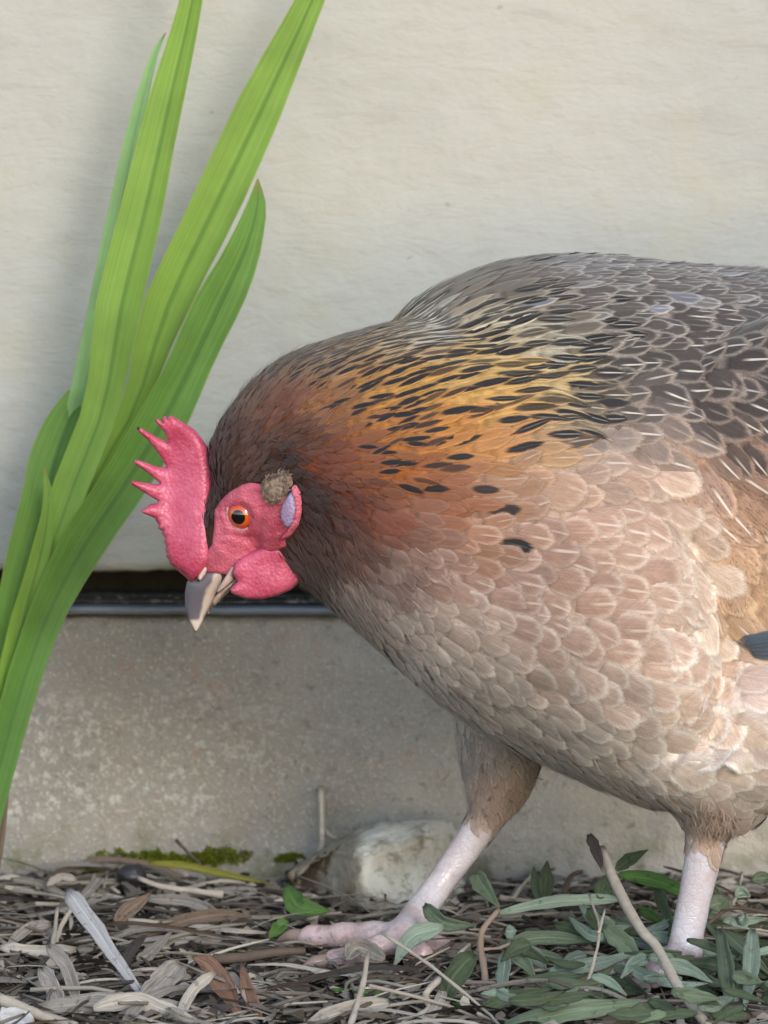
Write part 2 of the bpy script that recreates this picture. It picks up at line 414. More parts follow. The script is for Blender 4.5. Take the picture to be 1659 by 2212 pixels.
# golden hackle
cp(760, 830, (160, 112, 64), (176, 128, 74), .8, 0, 0, 68, 23, -26, 1, 1.1)
cp(800, 740, (172, 142, 104), (200, 172, 130), .85, 0, 0, 66, 22, -20, 1, 1.0)
cp(850, 850, (182, 130, 60), (194, 144, 74), 1, 0, 0, 80, 28, -22, 1, 1.2)
cp(930, 770, (190, 148, 86), (206, 170, 108), 1, 0, 0, 88, 30, -16, 1, 1.2)
cp(1040, 800, (196, 154, 88), (210, 172, 108), 1, .15, 0, 98, 36, -8, 1, 1.3)
cp(1040, 870, (190, 142, 76), (204, 158, 92), 1, .15, 0, 104, 38, -6, 1, 1.3)
cp(1140, 830, (178, 150, 100), (196, 170, 122), 1, .3, 0, 100, 42, 0, .9, 1.3)
cp(1190, 890, (160, 138, 104), (182, 158, 122), 1, .35, 0, 96, 44, 0, .8, 1.3)
cp(820, 930, (160, 102, 54), (174, 116, 62), .75, 0, 0, 66, 22, -14, 1, 1)
cp(940, 930, (178, 116, 54), (190, 130, 66), .6, 0, 0, 76, 27, -12, 1, 1.1)
cp(1040, 960, (172, 116, 66), (188, 134, 82), .45, .2, 0, 84, 34, -10, .9, 1.2)
cp(1130, 970, (164, 126, 88), (184, 148, 112), .5, .4, 0, 84, 42, -10, .7, 1.3)
cp(760, 980, (130, 76, 48), (142, 88, 54), .33, 0, 0, 58, 19, -4, 1, .8)
cp(860, 1020, (150, 88, 46), (164, 100, 54), .45, 0, 0, 66, 24, 0, 1, .9)
cp(930, 1080, (148, 90, 60), (168, 110, 78), .3, .1, 0, 70, 32, 4, .7, 1)
cp(880, 1130, (128, 82, 64), (148, 104, 84), .1, .1, 0, 62, 32, 10, .6, .9)
cp(880, 708, (196, 184, 164), (214, 204, 188), .9, 0, 0, 78, 26, -12, 1, 1)  # whitish sheen along the neck top put into the feather colour
cp(1010, 712, (184, 168, 138), (212, 200, 178), .95, .1, 0, 88, 32, -6, 1, 1.1)
cp(1130, 735, (150, 138, 116), (206, 194, 172), 1, .4, 0, 88, 38, -2, .8, 1.2)
# back and wing coverts
cp(900, 665, (110, 94, 80), (132, 116, 100), 0, 0, 0, 100, 30, -32, .8, .8); cp(1000, 620, (106, 92, 80), (140, 124, 108), .1, 0, 0, 100, 36, -22, .7, .8)
cp(1090, 580, (100, 90, 84), (176, 162, 146), .2, .2, 0, 90, 46, -12, .3, .9); cp(1200, 575, (112, 108, 112), (190, 178, 166), .1, .3, 0, 82, 46, -4, .2, 1)
cp(1150, 650, (92, 84, 76), (196, 182, 164), .5, .4, 0, 84, 40, -8, .5, 1.1)
cp(1250, 700, (86, 79, 74), (190, 178, 162), .3, .6, 0, 82, 44, -4, .3, 1.2); cp(1330, 620, (92, 86, 84), (194, 182, 170), .2, .6, 0, 76, 44, 2, .2, 1.1)
cp(1300, 800, (80, 73, 68), (180, 164, 146), .2, .9, 0, 86, 46, 0, .3, 1.3); cp(1240, 880, (82, 74, 66), (170, 150, 128), .4, .8, 0, 88, 46, 0, .5, 1.3)
cp(1450, 600, (104, 98, 98), (186, 174, 164), .2, .5, 0, 74, 44, 6, .2, 1.1); cp(1450, 700, (86, 79, 76), (184, 168, 152), .1, .9, 0, 84, 50, 8, .2, 1.3)
cp(1600, 620, (100, 94, 94), (182, 170, 160), .2, .5, 0, 76, 46, 10, .2, 1.1); cp(1600, 720, (82, 75, 72), (174, 156, 142), .1, 1, 0, 96, 56, 18, .2, 1.4)
cp(1430, 800, (84, 76, 72), (176, 156, 142), 0, 1, 0, 92, 54, 10, .2, 1.4); cp(1600, 830, (78, 70, 66), (168, 146, 132), 0, 1, 0, 104, 60, 26, .2, 1.5)
cp(1340, 880, (98, 88, 82), (170, 150, 136), 0, 1, 0, 90, 52, 6, .3, 1.3); cp(1480, 890, (88, 76, 70), (176, 150, 134), 0, 1, .1, 98, 58, 30, .2, 1.4)
cp(1260, 960, (136, 116, 102), (172, 150, 132), .1, .7, .1, 86, 50, -6, .4, 1.3); cp(1400, 950, (136, 112, 98), (190, 158, 134), 0, .9, .3, 92, 56, 22, .3, 1.4)
cp(1600, 950, (96, 80, 72), (184, 146, 122), 0, 1, .4, 104, 58, 44, .3, 1.5); cp(1520, 1010, (150, 112, 92), (188, 146, 116), 0, 1, .8, 104, 56, 48, .3, 1.5)
cp(1600, 1090, (168, 124, 94), (196, 152, 118), 0, 1, .9, 104, 58, 50, .3, 1.4); cp(1560, 1170, (184, 140, 104), (206, 164, 126), 0, .9, .8, 96, 58, 50, .3, 1.3)
cp(1640, 1230, (186, 142, 102), (206, 166, 128), 0, .9, .6, 96, 64, 48, .2, 1.3); cp(1640, 1330, (176, 136, 100), (208, 174, 140), 0, .5, 0, 100, 80, 40, 0, 1.3)
cp(1800, 900, (90, 80, 74), (176, 154, 138), 0, 1, .2, 110, 64, 30, .2, 1.5); cp(1850, 1200, (176, 134, 100), (200, 164, 130), 0, .9, .5, 110, 70, 30, .2, 1.4)
cp(2000, 700, (94, 86, 82), (176, 160, 146), 0, .8, 0, 110, 60, 10, .3, 1.4)
cp(1505, 1075, (168, 124, 94), (196, 152, 118), 0, 1, .9, 100, 54, 46, .3, 1.3); cp(1560, 1250, (184, 140, 104), (206, 166, 128), 0, .9, .7, 96, 58, 48, .3, 1.2); cp(1580, 1320, (178, 136, 100), (206, 168, 132), 0, .6, .2, 96, 66, 44, .2, 1.2)
# breast
cp(1060, 1060, (164, 116, 84), (184, 144, 114), .2, .3, 0, 82, 46, 0, .4, 1.2); cp(1170, 1040, (168, 128, 102), (190, 156, 130), .1, .3, 0, 88, 60, 0, .2, 1.3)
cp(1290, 1020, (170, 134, 110), (196, 166, 142), 0, .5, .2, 90, 64, 4, .1, 1.4); cp(1390, 1040, (186, 150, 126), (214, 188, 164), 0, .3, .15, 92, 70, 18, 0, 1.9)
cp(1010, 1150, (154, 110, 86), (180, 146, 124), .3, .4, 0, 76, 48, 4, .3, 1.2); cp(1160, 1140, (164, 122, 102), (196, 166, 146), 0, .6, 0, 84, 62, 4, .1, 1.3)
cp(1300, 1130, (168, 130, 108), (200, 172, 150), 0, .7, .15, 88, 68, 8, 0, 1.4); cp(1430, 1120, (192, 158, 134), (222, 198, 176), 0, .4, .1, 92, 74, 22, 0, 2.0)
cp(1470, 1210, (208, 176, 150), (230, 210, 190), 0, .4, 0, 94, 76, 25, 0, 2.2); cp(1515, 1345, (212, 186, 162), (234, 218, 200), 0, .3, 0, 92, 78, 25, 0, 2.2)
cp(920, 1210, (146, 108, 92), (172, 142, 126), 0, .3, 0, 60, 44, 16, .2, .9); cp(830, 1230, (124, 96, 86), (146, 122, 112), 0, .1, 0, 50, 36, 26, .3, .8)
cp(1060, 1250, (154, 118, 102), (186, 160, 146), 0, .5, 0, 74, 58, 8, 0, 1.2); cp(1200, 1250, (162, 122, 102), (200, 172, 152), 0, .6, 0, 84, 68, 8, 0, 1.4)
cp(1330, 1260, (170, 130, 108), (206, 178, 156), 0, .6, 0, 88, 74, 10, 0, 1.5); cp(1440, 1290, (196, 162, 138), (226, 206, 186), 0, .5, 0, 90, 78, 16, 0, 1.7)
cp(760, 1290, (152, 134, 124), (168, 152, 142), 0, 0, 0, 46, 30, 40, .3, .7); cp(860, 1330, (166, 146, 134), (184, 166, 154), 0, 0, 0, 52, 42, 28, .2, .8)  # throat feathers lightened in colour to offset their shade
cp(980, 1340, (166, 142, 128), (190, 170, 158), 0, .3, 0, 64, 54, 18, 0, 1); cp(1120, 1350, (160, 128, 112), (196, 174, 158), 0, .5, 0, 78, 66, 14, 0, 1.3)
cp(1260, 1370, (168, 132, 114), (206, 184, 166), 0, .5, 0, 84, 74, 16, 0, 1.4); cp(1400, 1400, (184, 150, 130), (220, 202, 184), 0, .4, 0, 86, 78, 18, 0, 1.6)
cp(1520, 1430, (190, 152, 126), (230, 212, 192), 0, .3, 0, 86, 82, 20, 0, 1.8); cp(1620, 1460, (220, 186, 166), (238, 220, 204), 0, .3, 0, 86, 80, 25, 0, 1.6)
cp(900, 1430, (176, 162, 150), (190, 176, 164), 0, 0, 0, 50, 40, 35, .2, .8); cp(1030, 1450, (154, 138, 126), (178, 164, 152), 0, .1, 0, 62, 52, 26, 0, 1)  # pale lower breast, lightened further in colour to offset its shade
cp(1170, 1460, (166, 140, 124), (200, 184, 170), 0, .3, 0, 74, 66, 22, 0, 1.3); cp(1300, 1490, (178, 150, 132), (210, 196, 182), 0, .3, 0, 80, 74, 22, 0, 1.4)
cp(1440, 1530, (192, 160, 136), (224, 208, 194), 0, .2, 0, 86, 80, 25, 0, 1.6); cp(1560, 1560, (204, 172, 146), (232, 216, 200), 0, .2, 0, 84, 80, 28, 0, 1.6)
cp(1640, 1590, (210, 180, 160), (234, 218, 204), 0, .2, 0, 84, 80, 32, 0, 1.6)
cp(960, 1530, (174, 160, 148), (186, 174, 162), 0, 0, 0, 50, 34, 50, .4, .8); cp(1100, 1560, (160, 148, 136), (176, 164, 152), 0, 0, 0, 60, 46, 34, .2, .9)
cp(1230, 1580, (172, 156, 142), (202, 190, 176), 0, 0, 0, 68, 60, 28, .1, 1.2); cp(1360, 1610, (182, 162, 146), (212, 200, 186), 0, .1, 0, 76, 70, 28, 0, 1.4)
cp(1500, 1650, (194, 172, 154), (222, 210, 196), 0, .1, 0, 84, 78, 32, 0, 1.5); cp(1620, 1700, (196, 176, 158), (218, 206, 192), 0, .1, 0, 84, 78, 35, 0, 1.4)
cp(1280, 1680, (168, 152, 138), (184, 170, 156), 0, 0, 0, 60, 40, 30, .4, .9); cp(1420, 1730, (172, 154, 140), (186, 172, 158), 0, 0, 0, 60, 36, 40, .5, .9)
cp(1530, 1770, (172, 142, 122), (178, 152, 134), 0, 0, 0, 46, 24, 85, .7, .7); cp(1180, 1650, (150, 138, 126), (162, 150, 138), 0, 0, 0, 56, 36, 40, .4, .8)
cp(1040, 1640, (150, 138, 130), (162, 150, 142), 0, 0, 0, 50, 30, 85, .5, .7); cp(1060, 1730, (158, 132, 118), (164, 142, 130), 0, 0, 0, 40, 20, 85, .7, .6)
CA = np.array(C)
def field(x, y):
    d2 = (CA[:, 0]-x)**2 + (CA[:, 1]-y)**2 + 60
    wgt = 1/d2**2.2; wgt /= wgt.sum()
    r_ = (wgt[:, None]*CA[:, 2:]).sum(0)
    return np.append(r_, 1.0 if (x > 1080 and y < 735 - max(0, 1300-x)*.25) else 0.0)

FACE_Z = [(552, 640), (590, 585), (640, 535), (700, 498), (760, 480), (830, 490), (870, 520), (930, 560), (1000, 545), (1046, 600), (1050, 680), (1015, 745), (965, 800), (975, 850), (900, 880), (800, 930), (720, 985), (640, 1010), (560, 1000), (480, 1020), (430, 1040), (430, 1000), (490, 900), (540, 830), (552, 740)]
def hz_(z): return (243 + z[0]*.3906, 850.5 + z[1]*.3906)
FACE = [hz_(z) for z in FACE_Z]
def inside(x, y, P):
    c = False; j = len(P)-1
    for i in range(len(P)):
        if (P[i][1] > y) != (P[j][1] > y) and x < (P[j][0]-P[i][0])*(y-P[i][1])/(P[j][1]-P[i][1]) + P[i][0]: c = not c
        j = i
    return c
def edge_dist(x, y, P):
    m = 1e9
    for i in range(len(P)):
        ax, ay = P[i]; bx, by = P[(i+1) % len(P)]; dx, dy = bx-ax, by-ay; l = dx*dx+dy*dy
        t = max(0, min(1, ((x-ax)*dx+(y-ay)*dy)/l)) if l else 0
        m = min(m, math.hypot(x-ax-t*dx, y-ay-t*dy))
    return m

VS = [0, .3, .55, .75, .88, .96, 1.0]; US = [-1, -.5, 0, .5, 1]
FR = [.6, .9, 1.0, 1.0, 1.0, .96, .85]; FP = [.45, .85, 1.0, .90, .72, .5, .25]; NVF = 35; LS, WS = 1.42, 1.30
def make_feather(p, n, prm, tipjit=.06):
    base, edge = prm[0:3], prm[3:6]; spot, shaft, pep, L, W, ang, pt, lift = prm[6:14]
    ang = R(ang + random.gauss(0, 9)); k = random.uniform(.84, 1.14); rs_ = random.uniform(.82, 1.2); L = L*S*rs_*random.uniform(.9, 1.12)*LS; W = W*S*rs_*random.uniform(.88, 1.14)*WS
    t = Vector((math.cos(ang), 0, -math.sin(ang))); t = t - n*t.dot(n)
    if t.length < .15: t = Vector((.5, 0, -.9)); t = t - n*t.dot(n)
    t.normalize(); q = p.copy(); nq = n.copy(); lift = lift*.001*random.uniform(.7, 1.4)
    vs = []; uv = []; pv = 0; yaw = random.gauss(0, .08); roll = random.gauss(0, .09)
    for r, v in enumerate(VS):
        if v > 0:
            q2 = q + t*(v-pv)*L
            hit = BV.find_nearest(q2)
            q, nq = hit[0], (nq*.35 + hit[1]*.65).normalized()
            t = (t - nq*t.dot(nq)).normalized()
        pv = v; b = nq.cross(t)
        f = FR[r]*(1-pt) + FP[r]*pt
        for u in US:
            fu = u*W/2*f*(1 + random.gauss(0, tipjit)*(abs(u) > .9)*(v > .4))
            dl = L*(-.07*abs(u)*(v > .8) + random.gauss(0, .012)*(v > .85))
            h = .0003 + lift*(v**1.2)*.85 - W*.07*u*u + roll*u*W*.5*f*v
            vs.append(q + b*fu + t*dl + nq*h); uv.append((u, v, 0))
    br = k; es = random.uniform(1.0, 1.4) if sum(base) < .4 else random.uniform(.65, 1.2); edge = [b_ + (e_-b_)*es for b_, e_ in zip(base, edge)]
    if prm[14] and random.random() < .2: base = lin((116, 115, 122)) if random.random() < .6 else lin((112, 106, 104))  # some back feathers tinted bluish: their gloss put into the base colour
    cb = (base[0]*br, base[1]*br, base[2]*br, 1); ce = (edge[0]*br, edge[1]*br, edge[2]*br, 1); cq = (random.uniform(.65, 1.05) if spot > .28 and random.random() < spot*1.25 else spot*.2, shaft*random.choice((1, 1, .6, .2, 0)), pep, random.random())
    return vs, uv, cb, ce, cq
FF = [(r*5+c, r*5+c+1, (r+1)*5+c+1, (r+1)*5+c) for r in range(6) for c in range(4)]

# feather material
T = NT('feather', .55, .35)
u = T.at('fuv'); su = T.n('SeparateXYZ', Vector=u.outputs['Vector']); a = T.math('ABSOLUTE', su.outputs[0]); v = su.outputs[1]
fb, fe, fp = T.at('fbase'), T.at('fedge'), T.at('fpar')
spr = T.n('SeparateColor', Color=fp.outputs['Color']); spot, shaft, pep = spr.outputs; rnd = fp.outputs['Alpha']
seed = T.n('CombineXYZ', X=su.outputs[0], Y=su.outputs[1], Z=T.math('MULTIPLY', rnd, 37.0)).outputs[0]
wob = T.math('MULTIPLY', T.math('SUBTRACT', T.noise(3.5, 3, .6, seed), .5), .5)
tipv = T.math('MAXIMUM', T.math('DIVIDE', T.math('SUBTRACT', v, .52), .48), 0.0)
rad = T.math('SQRT', T.math('ADD', T.math('POWER', a, 2.0), T.math('POWER', tipv, 2.0)))
dk = T.ramp(T.n('RGBToBW', Color=fb.outputs['Color']).outputs[0], .07, .22, .11, 0)
lace = T.ramp(T.math('SUBTRACT', T.math('ADD', rad, T.math('MULTIPLY', wob, .75)), dk), .44, .98)
c = T.mix(lace, fb.outputs['Color'], fe.outputs['Color'])
# dark lens in the centre of hackle feathers
e1 = T.math('POWER', T.math('DIVIDE', a, .58), 2.0); e2 = T.math('POWER', T.math('DIVIDE', T.math('SUBTRACT', v, .66), .34), 2.0)
lens = T.ramp(T.math('ADD', T.math('ADD', e1, e2), T.math('ADD', T.math('MULTIPLY', wob, 1.2), T.math('MULTIPLY', T.math('SUBTRACT', T.noise(1.5, 3, .7, T.n('CombineXYZ', X=T.math('MULTIPLY', su.outputs[0], 9.0), Y=T.math('MULTIPLY', v, 1.6), Z=T.math('MULTIPLY', rnd, 53.0)).outputs[0]), .5), 2.2))), 1.25, .55)
c = T.mix(T.math('MULTIPLY', T.math('MULTIPLY', lens, spot), 1.2, clamp=True), c, lin((26, 22, 22)))
# barbs
bar = T.n('CombineXYZ', X=T.math('MULTIPLY', a, 1.2), Y=T.math('SUBTRACT', T.math('MULTIPLY', v, 26.0), T.math('MULTIPLY', a, 10.0)), Z=T.math('MULTIPLY', rnd, 61.0)).outputs[0]
bn = T.noise(1.6, 3, .7, bar)
stn = T.noise(1.5, 3, .7, T.n('CombineXYZ', X=T.math('MULTIPLY', su.outputs[0], 7.0), Y=T.math('MULTIPLY', v, 1.6), Z=T.math('MULTIPLY', rnd, 23.0)).outputs[0])
c = hsv(T, c, T.math('MULTIPLY', T.ramp(bn, .3, .7, .86, 1.12), T.ramp(stn, .3, .7, .84, 1.14)))
pn = T.noise(9, 3, .7, seed)
c = T.mix(T.math('MULTIPLY', T.ramp(pn, .55, .62), T.math('MULTIPLY', pep, .8)), c, lin((62, 48, 44)))
sh = T.math('MULTIPLY', T.ramp(T.math('ADD', a, T.math('MULTIPLY', v, .07)), .085, .14, 1, 0), T.math('MULTIPLY', shaft, T.math('MULTIPLY', T.ramp(v, .95, .80), T.ramp(v, .35, .6))))
c = T.mix(T.math('MULTIPLY', sh, .72), c, lin((232, 218, 202)))
T.color(c); T.bump(T.math('ADD', bn, T.math('MULTIPLY', sh, .6)), .35, .0005)
fine = T.noise(2.0, 2, .6, T.n('CombineXYZ', X=T.math('MULTIPLY', a, 2.0), Y=T.math('SUBTRACT', T.math('MULTIPLY', v, 60.0), T.math('MULTIPLY', a, 26.0)), Z=T.math('ADD', T.math('MULTIPLY', rnd, 91.0), T.math('MULTIPLY', T.math('SIGN', su.outputs[0]), 5.0))).outputs[0])
fr = T.math('ADD', rad, T.math('ADD', T.math('MULTIPLY', T.math('SUBTRACT', fine, .5), .42), T.math('MULTIPLY', wob, .35)))
T.set(T.b.inputs['Alpha'], T.math('MULTIPLY', T.ramp(fr, .74, 1.0, 1, 0), T.ramp(v, .0, .26)))
T.b.inputs['Sheen Weight'].default_value = .15; T.b.inputs['Sheen Roughness'].default_value = .5
M_FEATHER = T.m

# sample feather roots over the body
tris = []
for p in bme.polygons:
    if mi[p.index] == 0: tris.append(p)
ar = np.array([p.area for p in tris]); cum = np.cumsum(ar); cum /= cum[-1]
def surf_sample(n_):
    idx = np.searchsorted(cum, np.random.rand(n_))
    for i in idx:
        p = tris[min(i, len(tris)-1)]; vv = [dgv[k] for k in p.vertices]
        s, t_ = random.random(), random.random()
        yield vv[0].lerp(vv[1], s).lerp((vv[3] if len(vv) > 3 else vv[2]).lerp(vv[2], s), t_), p.normal
def lookup_xy(p):
    yy = -abs(p.y - HEADY) + HEADY if proj(p)[0] < 800 else -abs(p.y)
    return proj(Vector((p.x, yy, p.z)))
bcol = np.ones((len(dgv), 4), dtype=np.float32)
XY = np.array([lookup_xy(q) for q in dgv])
for k in range(0, len(XY), 20000):
    d2 = (XY[k:k+20000, None, 0]-CA[None, :, 0])**2 + (XY[k:k+20000, None, 1]-CA[None, :, 1])**2 + 60
    wg = d2**-2.2; wg /= wg.sum(1)[:, None]
    bcol[k:k+20000, :3] = .5*(wg @ CA[:, 2:5]) + .5*(wg @ CA[:, 5:8])
attr(bme, 'fbase', 'FLOAT_COLOR', bcol)
grid = {}; CELL = .004; feathers = []
for p, n in surf_sample(90000):
    x, y = lookup_xy(p)
    if x < 700 and (inside(x, y, FACE) and edge_dist(x, y, FACE) > 4): continue
    if x < 520 and y > 1150: continue
    prm = field(x, y); far = 1.35 if p.y > .03 else 1.0
    La = prm[9]*S*.50*far; Wa = prm[10]*S*.70*far; r = max(La, Wa)
    ang = R(prm[11]); t = Vector((math.cos(ang), 0, -math.sin(ang))); t = t - n*t.dot(n)
    if t.length < .15: t = Vector((.5, 0, -.9)); t = t - n*t.dot(n)
    t.normalize()
    ck = (int(p.x//CELL), int(p.y//CELL), int(p.z//CELL)); k = int(r/CELL)+1; ok = True
    for i in range(-k, k+1):
        for j in range(-k, k+1):
            for l in range(-k, k+1):
                for q in grid.get((ck[0]+i, ck[1]+j, ck[2]+l), ()):
                    d = q-p; da = d.dot(t); d2 = d.length_squared - da*da
                    if (da/La)**2 + d2/(Wa*Wa) < 1: ok = False; break
                if not ok: break
            if not ok: break
        if not ok: break
    if not ok: continue
    grid.setdefault(ck, []).append(p)
    feathers.append((p, n.copy(), prm))
VIEW = -FWD
def facing(f):
    x, y = proj(f[0]); vis = 20 < x < 1700 and f[1].dot(VIEW) > .2
    return (f[2][9]*f[2][10]*f[1].dot(VIEW)) if vis else 0
order = sorted(range(len(feathers)), key=lambda i: -facing(feathers[i]))
single = set(order[:300])
AV = []; AU = []; A1 = []; A2 = []; A3 = []; AF = []
for i, f in enumerate(feathers):
    vs, uv, cb, ce, cq = make_feather(*f)
    if i in single:
        o_ = mesh_obj('feather', vs, FF, M_FEATHER, hen); me = o_.data
        attr(me, 'fuv', 'FLOAT_VECTOR', uv); attr(me, 'fbase', 'FLOAT_COLOR', [cb]*NVF); attr(me, 'fedge', 'FLOAT_COLOR', [ce]*NVF); attr(me, 'fpar', 'FLOAT_COLOR', [cq]*NVF)
    else:
        b0 = len(AV); AV += vs; AU += uv; A1 += [cb]*NVF; A2 += [ce]*NVF; A3 += [cq]*NVF; AF += [tuple(k+b0 for k in q) for q in FF]
pl = mesh_obj('plumage', AV, AF, M_FEATHER, hen); tag(pl, kind='stuff')
for nm, ty, dd in (('fuv', 'FLOAT_VECTOR', AU), ('fbase', 'FLOAT_COLOR', A1), ('fedge', 'FLOAT_COLOR', A2), ('fpar', 'FLOAT_COLOR', A3)): attr(pl.data, nm, ty, dd)
print('feathers', len(feathers))

# fine loose barbs: on head, neck, fluff and along feather margins
AV = []; AF = []; A1 = []; AU = []; A3 = []
cnt = 0
for p, n in surf_sample(34000):
    x, y = lookup_xy(p)
    if x < 700 and inside(x, y, FACE) and edge_dist(x, y, FACE) > 6: continue
    if x < 520 and y > 1150: continue
    if p.y > .02 and random.random() < .7: continue
    prm = field(x, y)
    if prm[9] > 56 or (prm[9] > 48 and random.random() < .6): continue
    ang = R(prm[11] + random.gauss(0, 16)); t = Vector((math.cos(ang), 0, -math.sin(ang))); t = t - n*t.dot(n)
    if t.length < .1: continue
    t.normalize(); L = S*(prm[9]*random.uniform(.5, .95)); wd = .00022
    b = n.cross(t); q0 = p + n*.0006; q1 = p + t*L*.55 + n*(.0009 + prm[13]*.0008); q2 = p + t*L + n*(.0012 + prm[13]*.0013*random.uniform(.5, 1.6))
    b0 = len(AV); AV += [q0-b*wd, q0+b*wd, q1-b*wd*.9, q1+b*wd*.9, q2]; AF += [(b0, b0+1, b0+3, b0+2), (b0+2, b0+3, b0+4)]
    k = random.uniform(.7, 1.12); cc = tuple(min(1, (.6*prm[i]+.4*prm[3+i])*k) for i in range(3)) + (1,)
    A1 += [cc]*5; AU += [(.3, .3, 0)]*5; A3 += [(0, 0, 0, random.random())]*5
dn = mesh_obj('down', AV, AF, M_FEATHER, hen); tag(dn, kind='stuff')
for nm, ty, dd in (('fuv', 'FLOAT_VECTOR', AU), ('fbase', 'FLOAT_COLOR', A1), ('fedge', 'FLOAT_COLOR', A1), ('fpar', 'FLOAT_COLOR', A3)): attr(dn.data, nm, ty, dd)

# tail feathers (mostly out of frame) and dark flight feathers under the wing
def blade(name, pts, W, mat, parent, n=9, fold=.1, nrm=None, prof=None, cols=5, crease=False, wave=0.0):
    Cc = catmull(pts, n); V = []; F = []; U = []
    for i, c in enumerate(Cc):
        t = (Cc[min(i+1, n)] - Cc[max(i-1, 0)]).normalized(); s = i/n
        nn = nrm if nrm is not None else VIEW
        b = t.cross(nn).normalized(); nn2 = b.cross(t)
        wv = W(s) if callable(W) else W*(prof(s) if prof else math.sin(math.pi*min(1, .12+.88*s))**.6)
        for k in range(cols):
            uu = -1 + 2*k/(cols-1); ej = wave*wv*noise.noise(Vector((s*7, uu*1.3, len(pts)*3.7 + pts[-1][0]*50)))*abs(uu)
            V.append(b*ej + nn2*ej*.9 + c + b*uu*wv/2 - nn2*fold*wv*((abs(uu) if crease else uu*uu) - .3)); U.append((uu, s, 0))
    for i in range(n):
        for k in range(cols-1): F.append((i*cols+k, i*cols+k+1, (i+1)*cols+k+1, (i+1)*cols+k))
    o_ = mesh_obj(name, V, F, mat, parent); attr(o_.data, 'fuv', 'FLOAT_VECTOR', U); return o_
def fblade(name, pts, W, base, edge, nrm=None, shaft=.6):
    o_ = blade(name, pts, W, M_FEATHER, hen, nrm=nrm, prof=lambda s: (.55+.45*s) if s < .85 else max(.05, 1-((s-.85)/.15)**2)); k = len(o_.data.vertices)
    attr(o_.data, 'fbase', 'FLOAT_COLOR', [lin(base)+(1,)]*k); attr(o_.data, 'fedge', 'FLOAT_COLOR', [lin(edge)+(1,)]*k); attr(o_.data, 'fpar', 'FLOAT_COLOR', [(0, shaft, 0, random.random())]*k)
for i in range(10):
    s = i/9; yy = .008 + (.012 if i % 2 else -.012)*(1-s*.6)
    fblade('tail_feather', [pix(2150, 760+90*s, .008), pix(2350, 560+170*s, yy), pix(2520+20*s, 380+320*s, yy*1.6)], .022, (70, 62, 58), (120, 105, 95), nrm=Vector((0, -1, .1*(1 if i % 2 else -1))))
def near_y(x, y):
    h = BV.ray_cast(CAM, ray(x, y).normalized()); return h[0].y if h[0] else -.06
for i in range(5):
    yv = near_y(1600, 1392) - .0035 + .0007*i
    fblade('flight_feather', [pix(1574+12*i, 1384+4*i, yv+.003), pix(1650, 1376+9*i, yv), pix(1760, 1340+14*i, yv), pix(1980, 1240+22*i, yv+.012)], .0060, (66, 76, 86), (96, 104, 112))

# ---- comb, wattles, face, ears
def skin_mat(name, c1, c2, c3, rough=.42, bs=160, st=.5):
    T = NT(name, rough, .45); o = T.obj()
    c = T.mix(T.ramp(T.noise(45, 5, .65, o), .36, .68), lin(c1), lin(c2))
    n2 = T.noise(bs*2.2, 3, .6, o)
    c = T.mix(T.ramp(n2, .6, .75, 0, .4), c, lin(c3))
    T.color(c)
    vv = T.n('TexVoronoi', Vector=o, Scale=bs*5.0).outputs['Distance']
    T.bump(T.math('ADD', T.math('MULTIPLY', n2, .5), T.math('MULTIPLY', vv, -.9)), st, .0012)
    T.b.inputs['Subsurface Weight'].default_value = .4; T.b.inputs['Subsurface Radius'].default_value = (.004, .001, .0008); T.b.inputs['Subsurface Scale'].default_value = .5
    return T.m
M_COMB = skin_mat('comb_skin', (206, 100, 126), (178, 58, 84), (228, 156, 174), .36, st=.26)
M_FACE = skin_mat('face_skin', (206, 104, 122), (186, 76, 94), (224, 158, 166), .38, bs=260, st=.32)
M_LOBE = skin_mat('ear_lobe_skin', (158, 148, 182), (182, 140, 164), (196, 186, 206), bs=200, st=.3)
M_LID = skin_mat('eyelid_skin', (214, 140, 144), (206, 124, 132), (228, 176, 176), bs=260, st=.5)
def fill2d(P, step):
    vs = [Vector(p) for p in P]
    # densify boundary
    B = []
    for i in range(len(P)):
        a_, b_ = vs[i], vs[(i+1) % len(P)]; m = max(1, int((b_-a_).length/step))
        for k in range(m): B.append(a_.lerp(b_, k/m))
    nb = len(B); pts = list(B); BP = [(b_.x, b_.y) for b_ in B]
    x0, x1 = min(b_.x for b_ in B), max(b_.x for b_ in B); y0, y1 = min(b_.y for b_ in B), max(b_.y for b_ in B)
    j = 0; y = y0
    while y < y1:
        x = x0 + (step*.5 if j % 2 else 0)
        while x < x1:
            if inside(x, y, BP) and edge_dist(x, y, BP) > step*.55: pts.append(Vector((x, y)))
            x += step
        y += step*.87; j += 1
    r = delaunay_2d_cdt(pts, [(i, (i+1) % nb) for i in range(nb)], [], 1, 1e-4)
    return r[0], r[2], BP
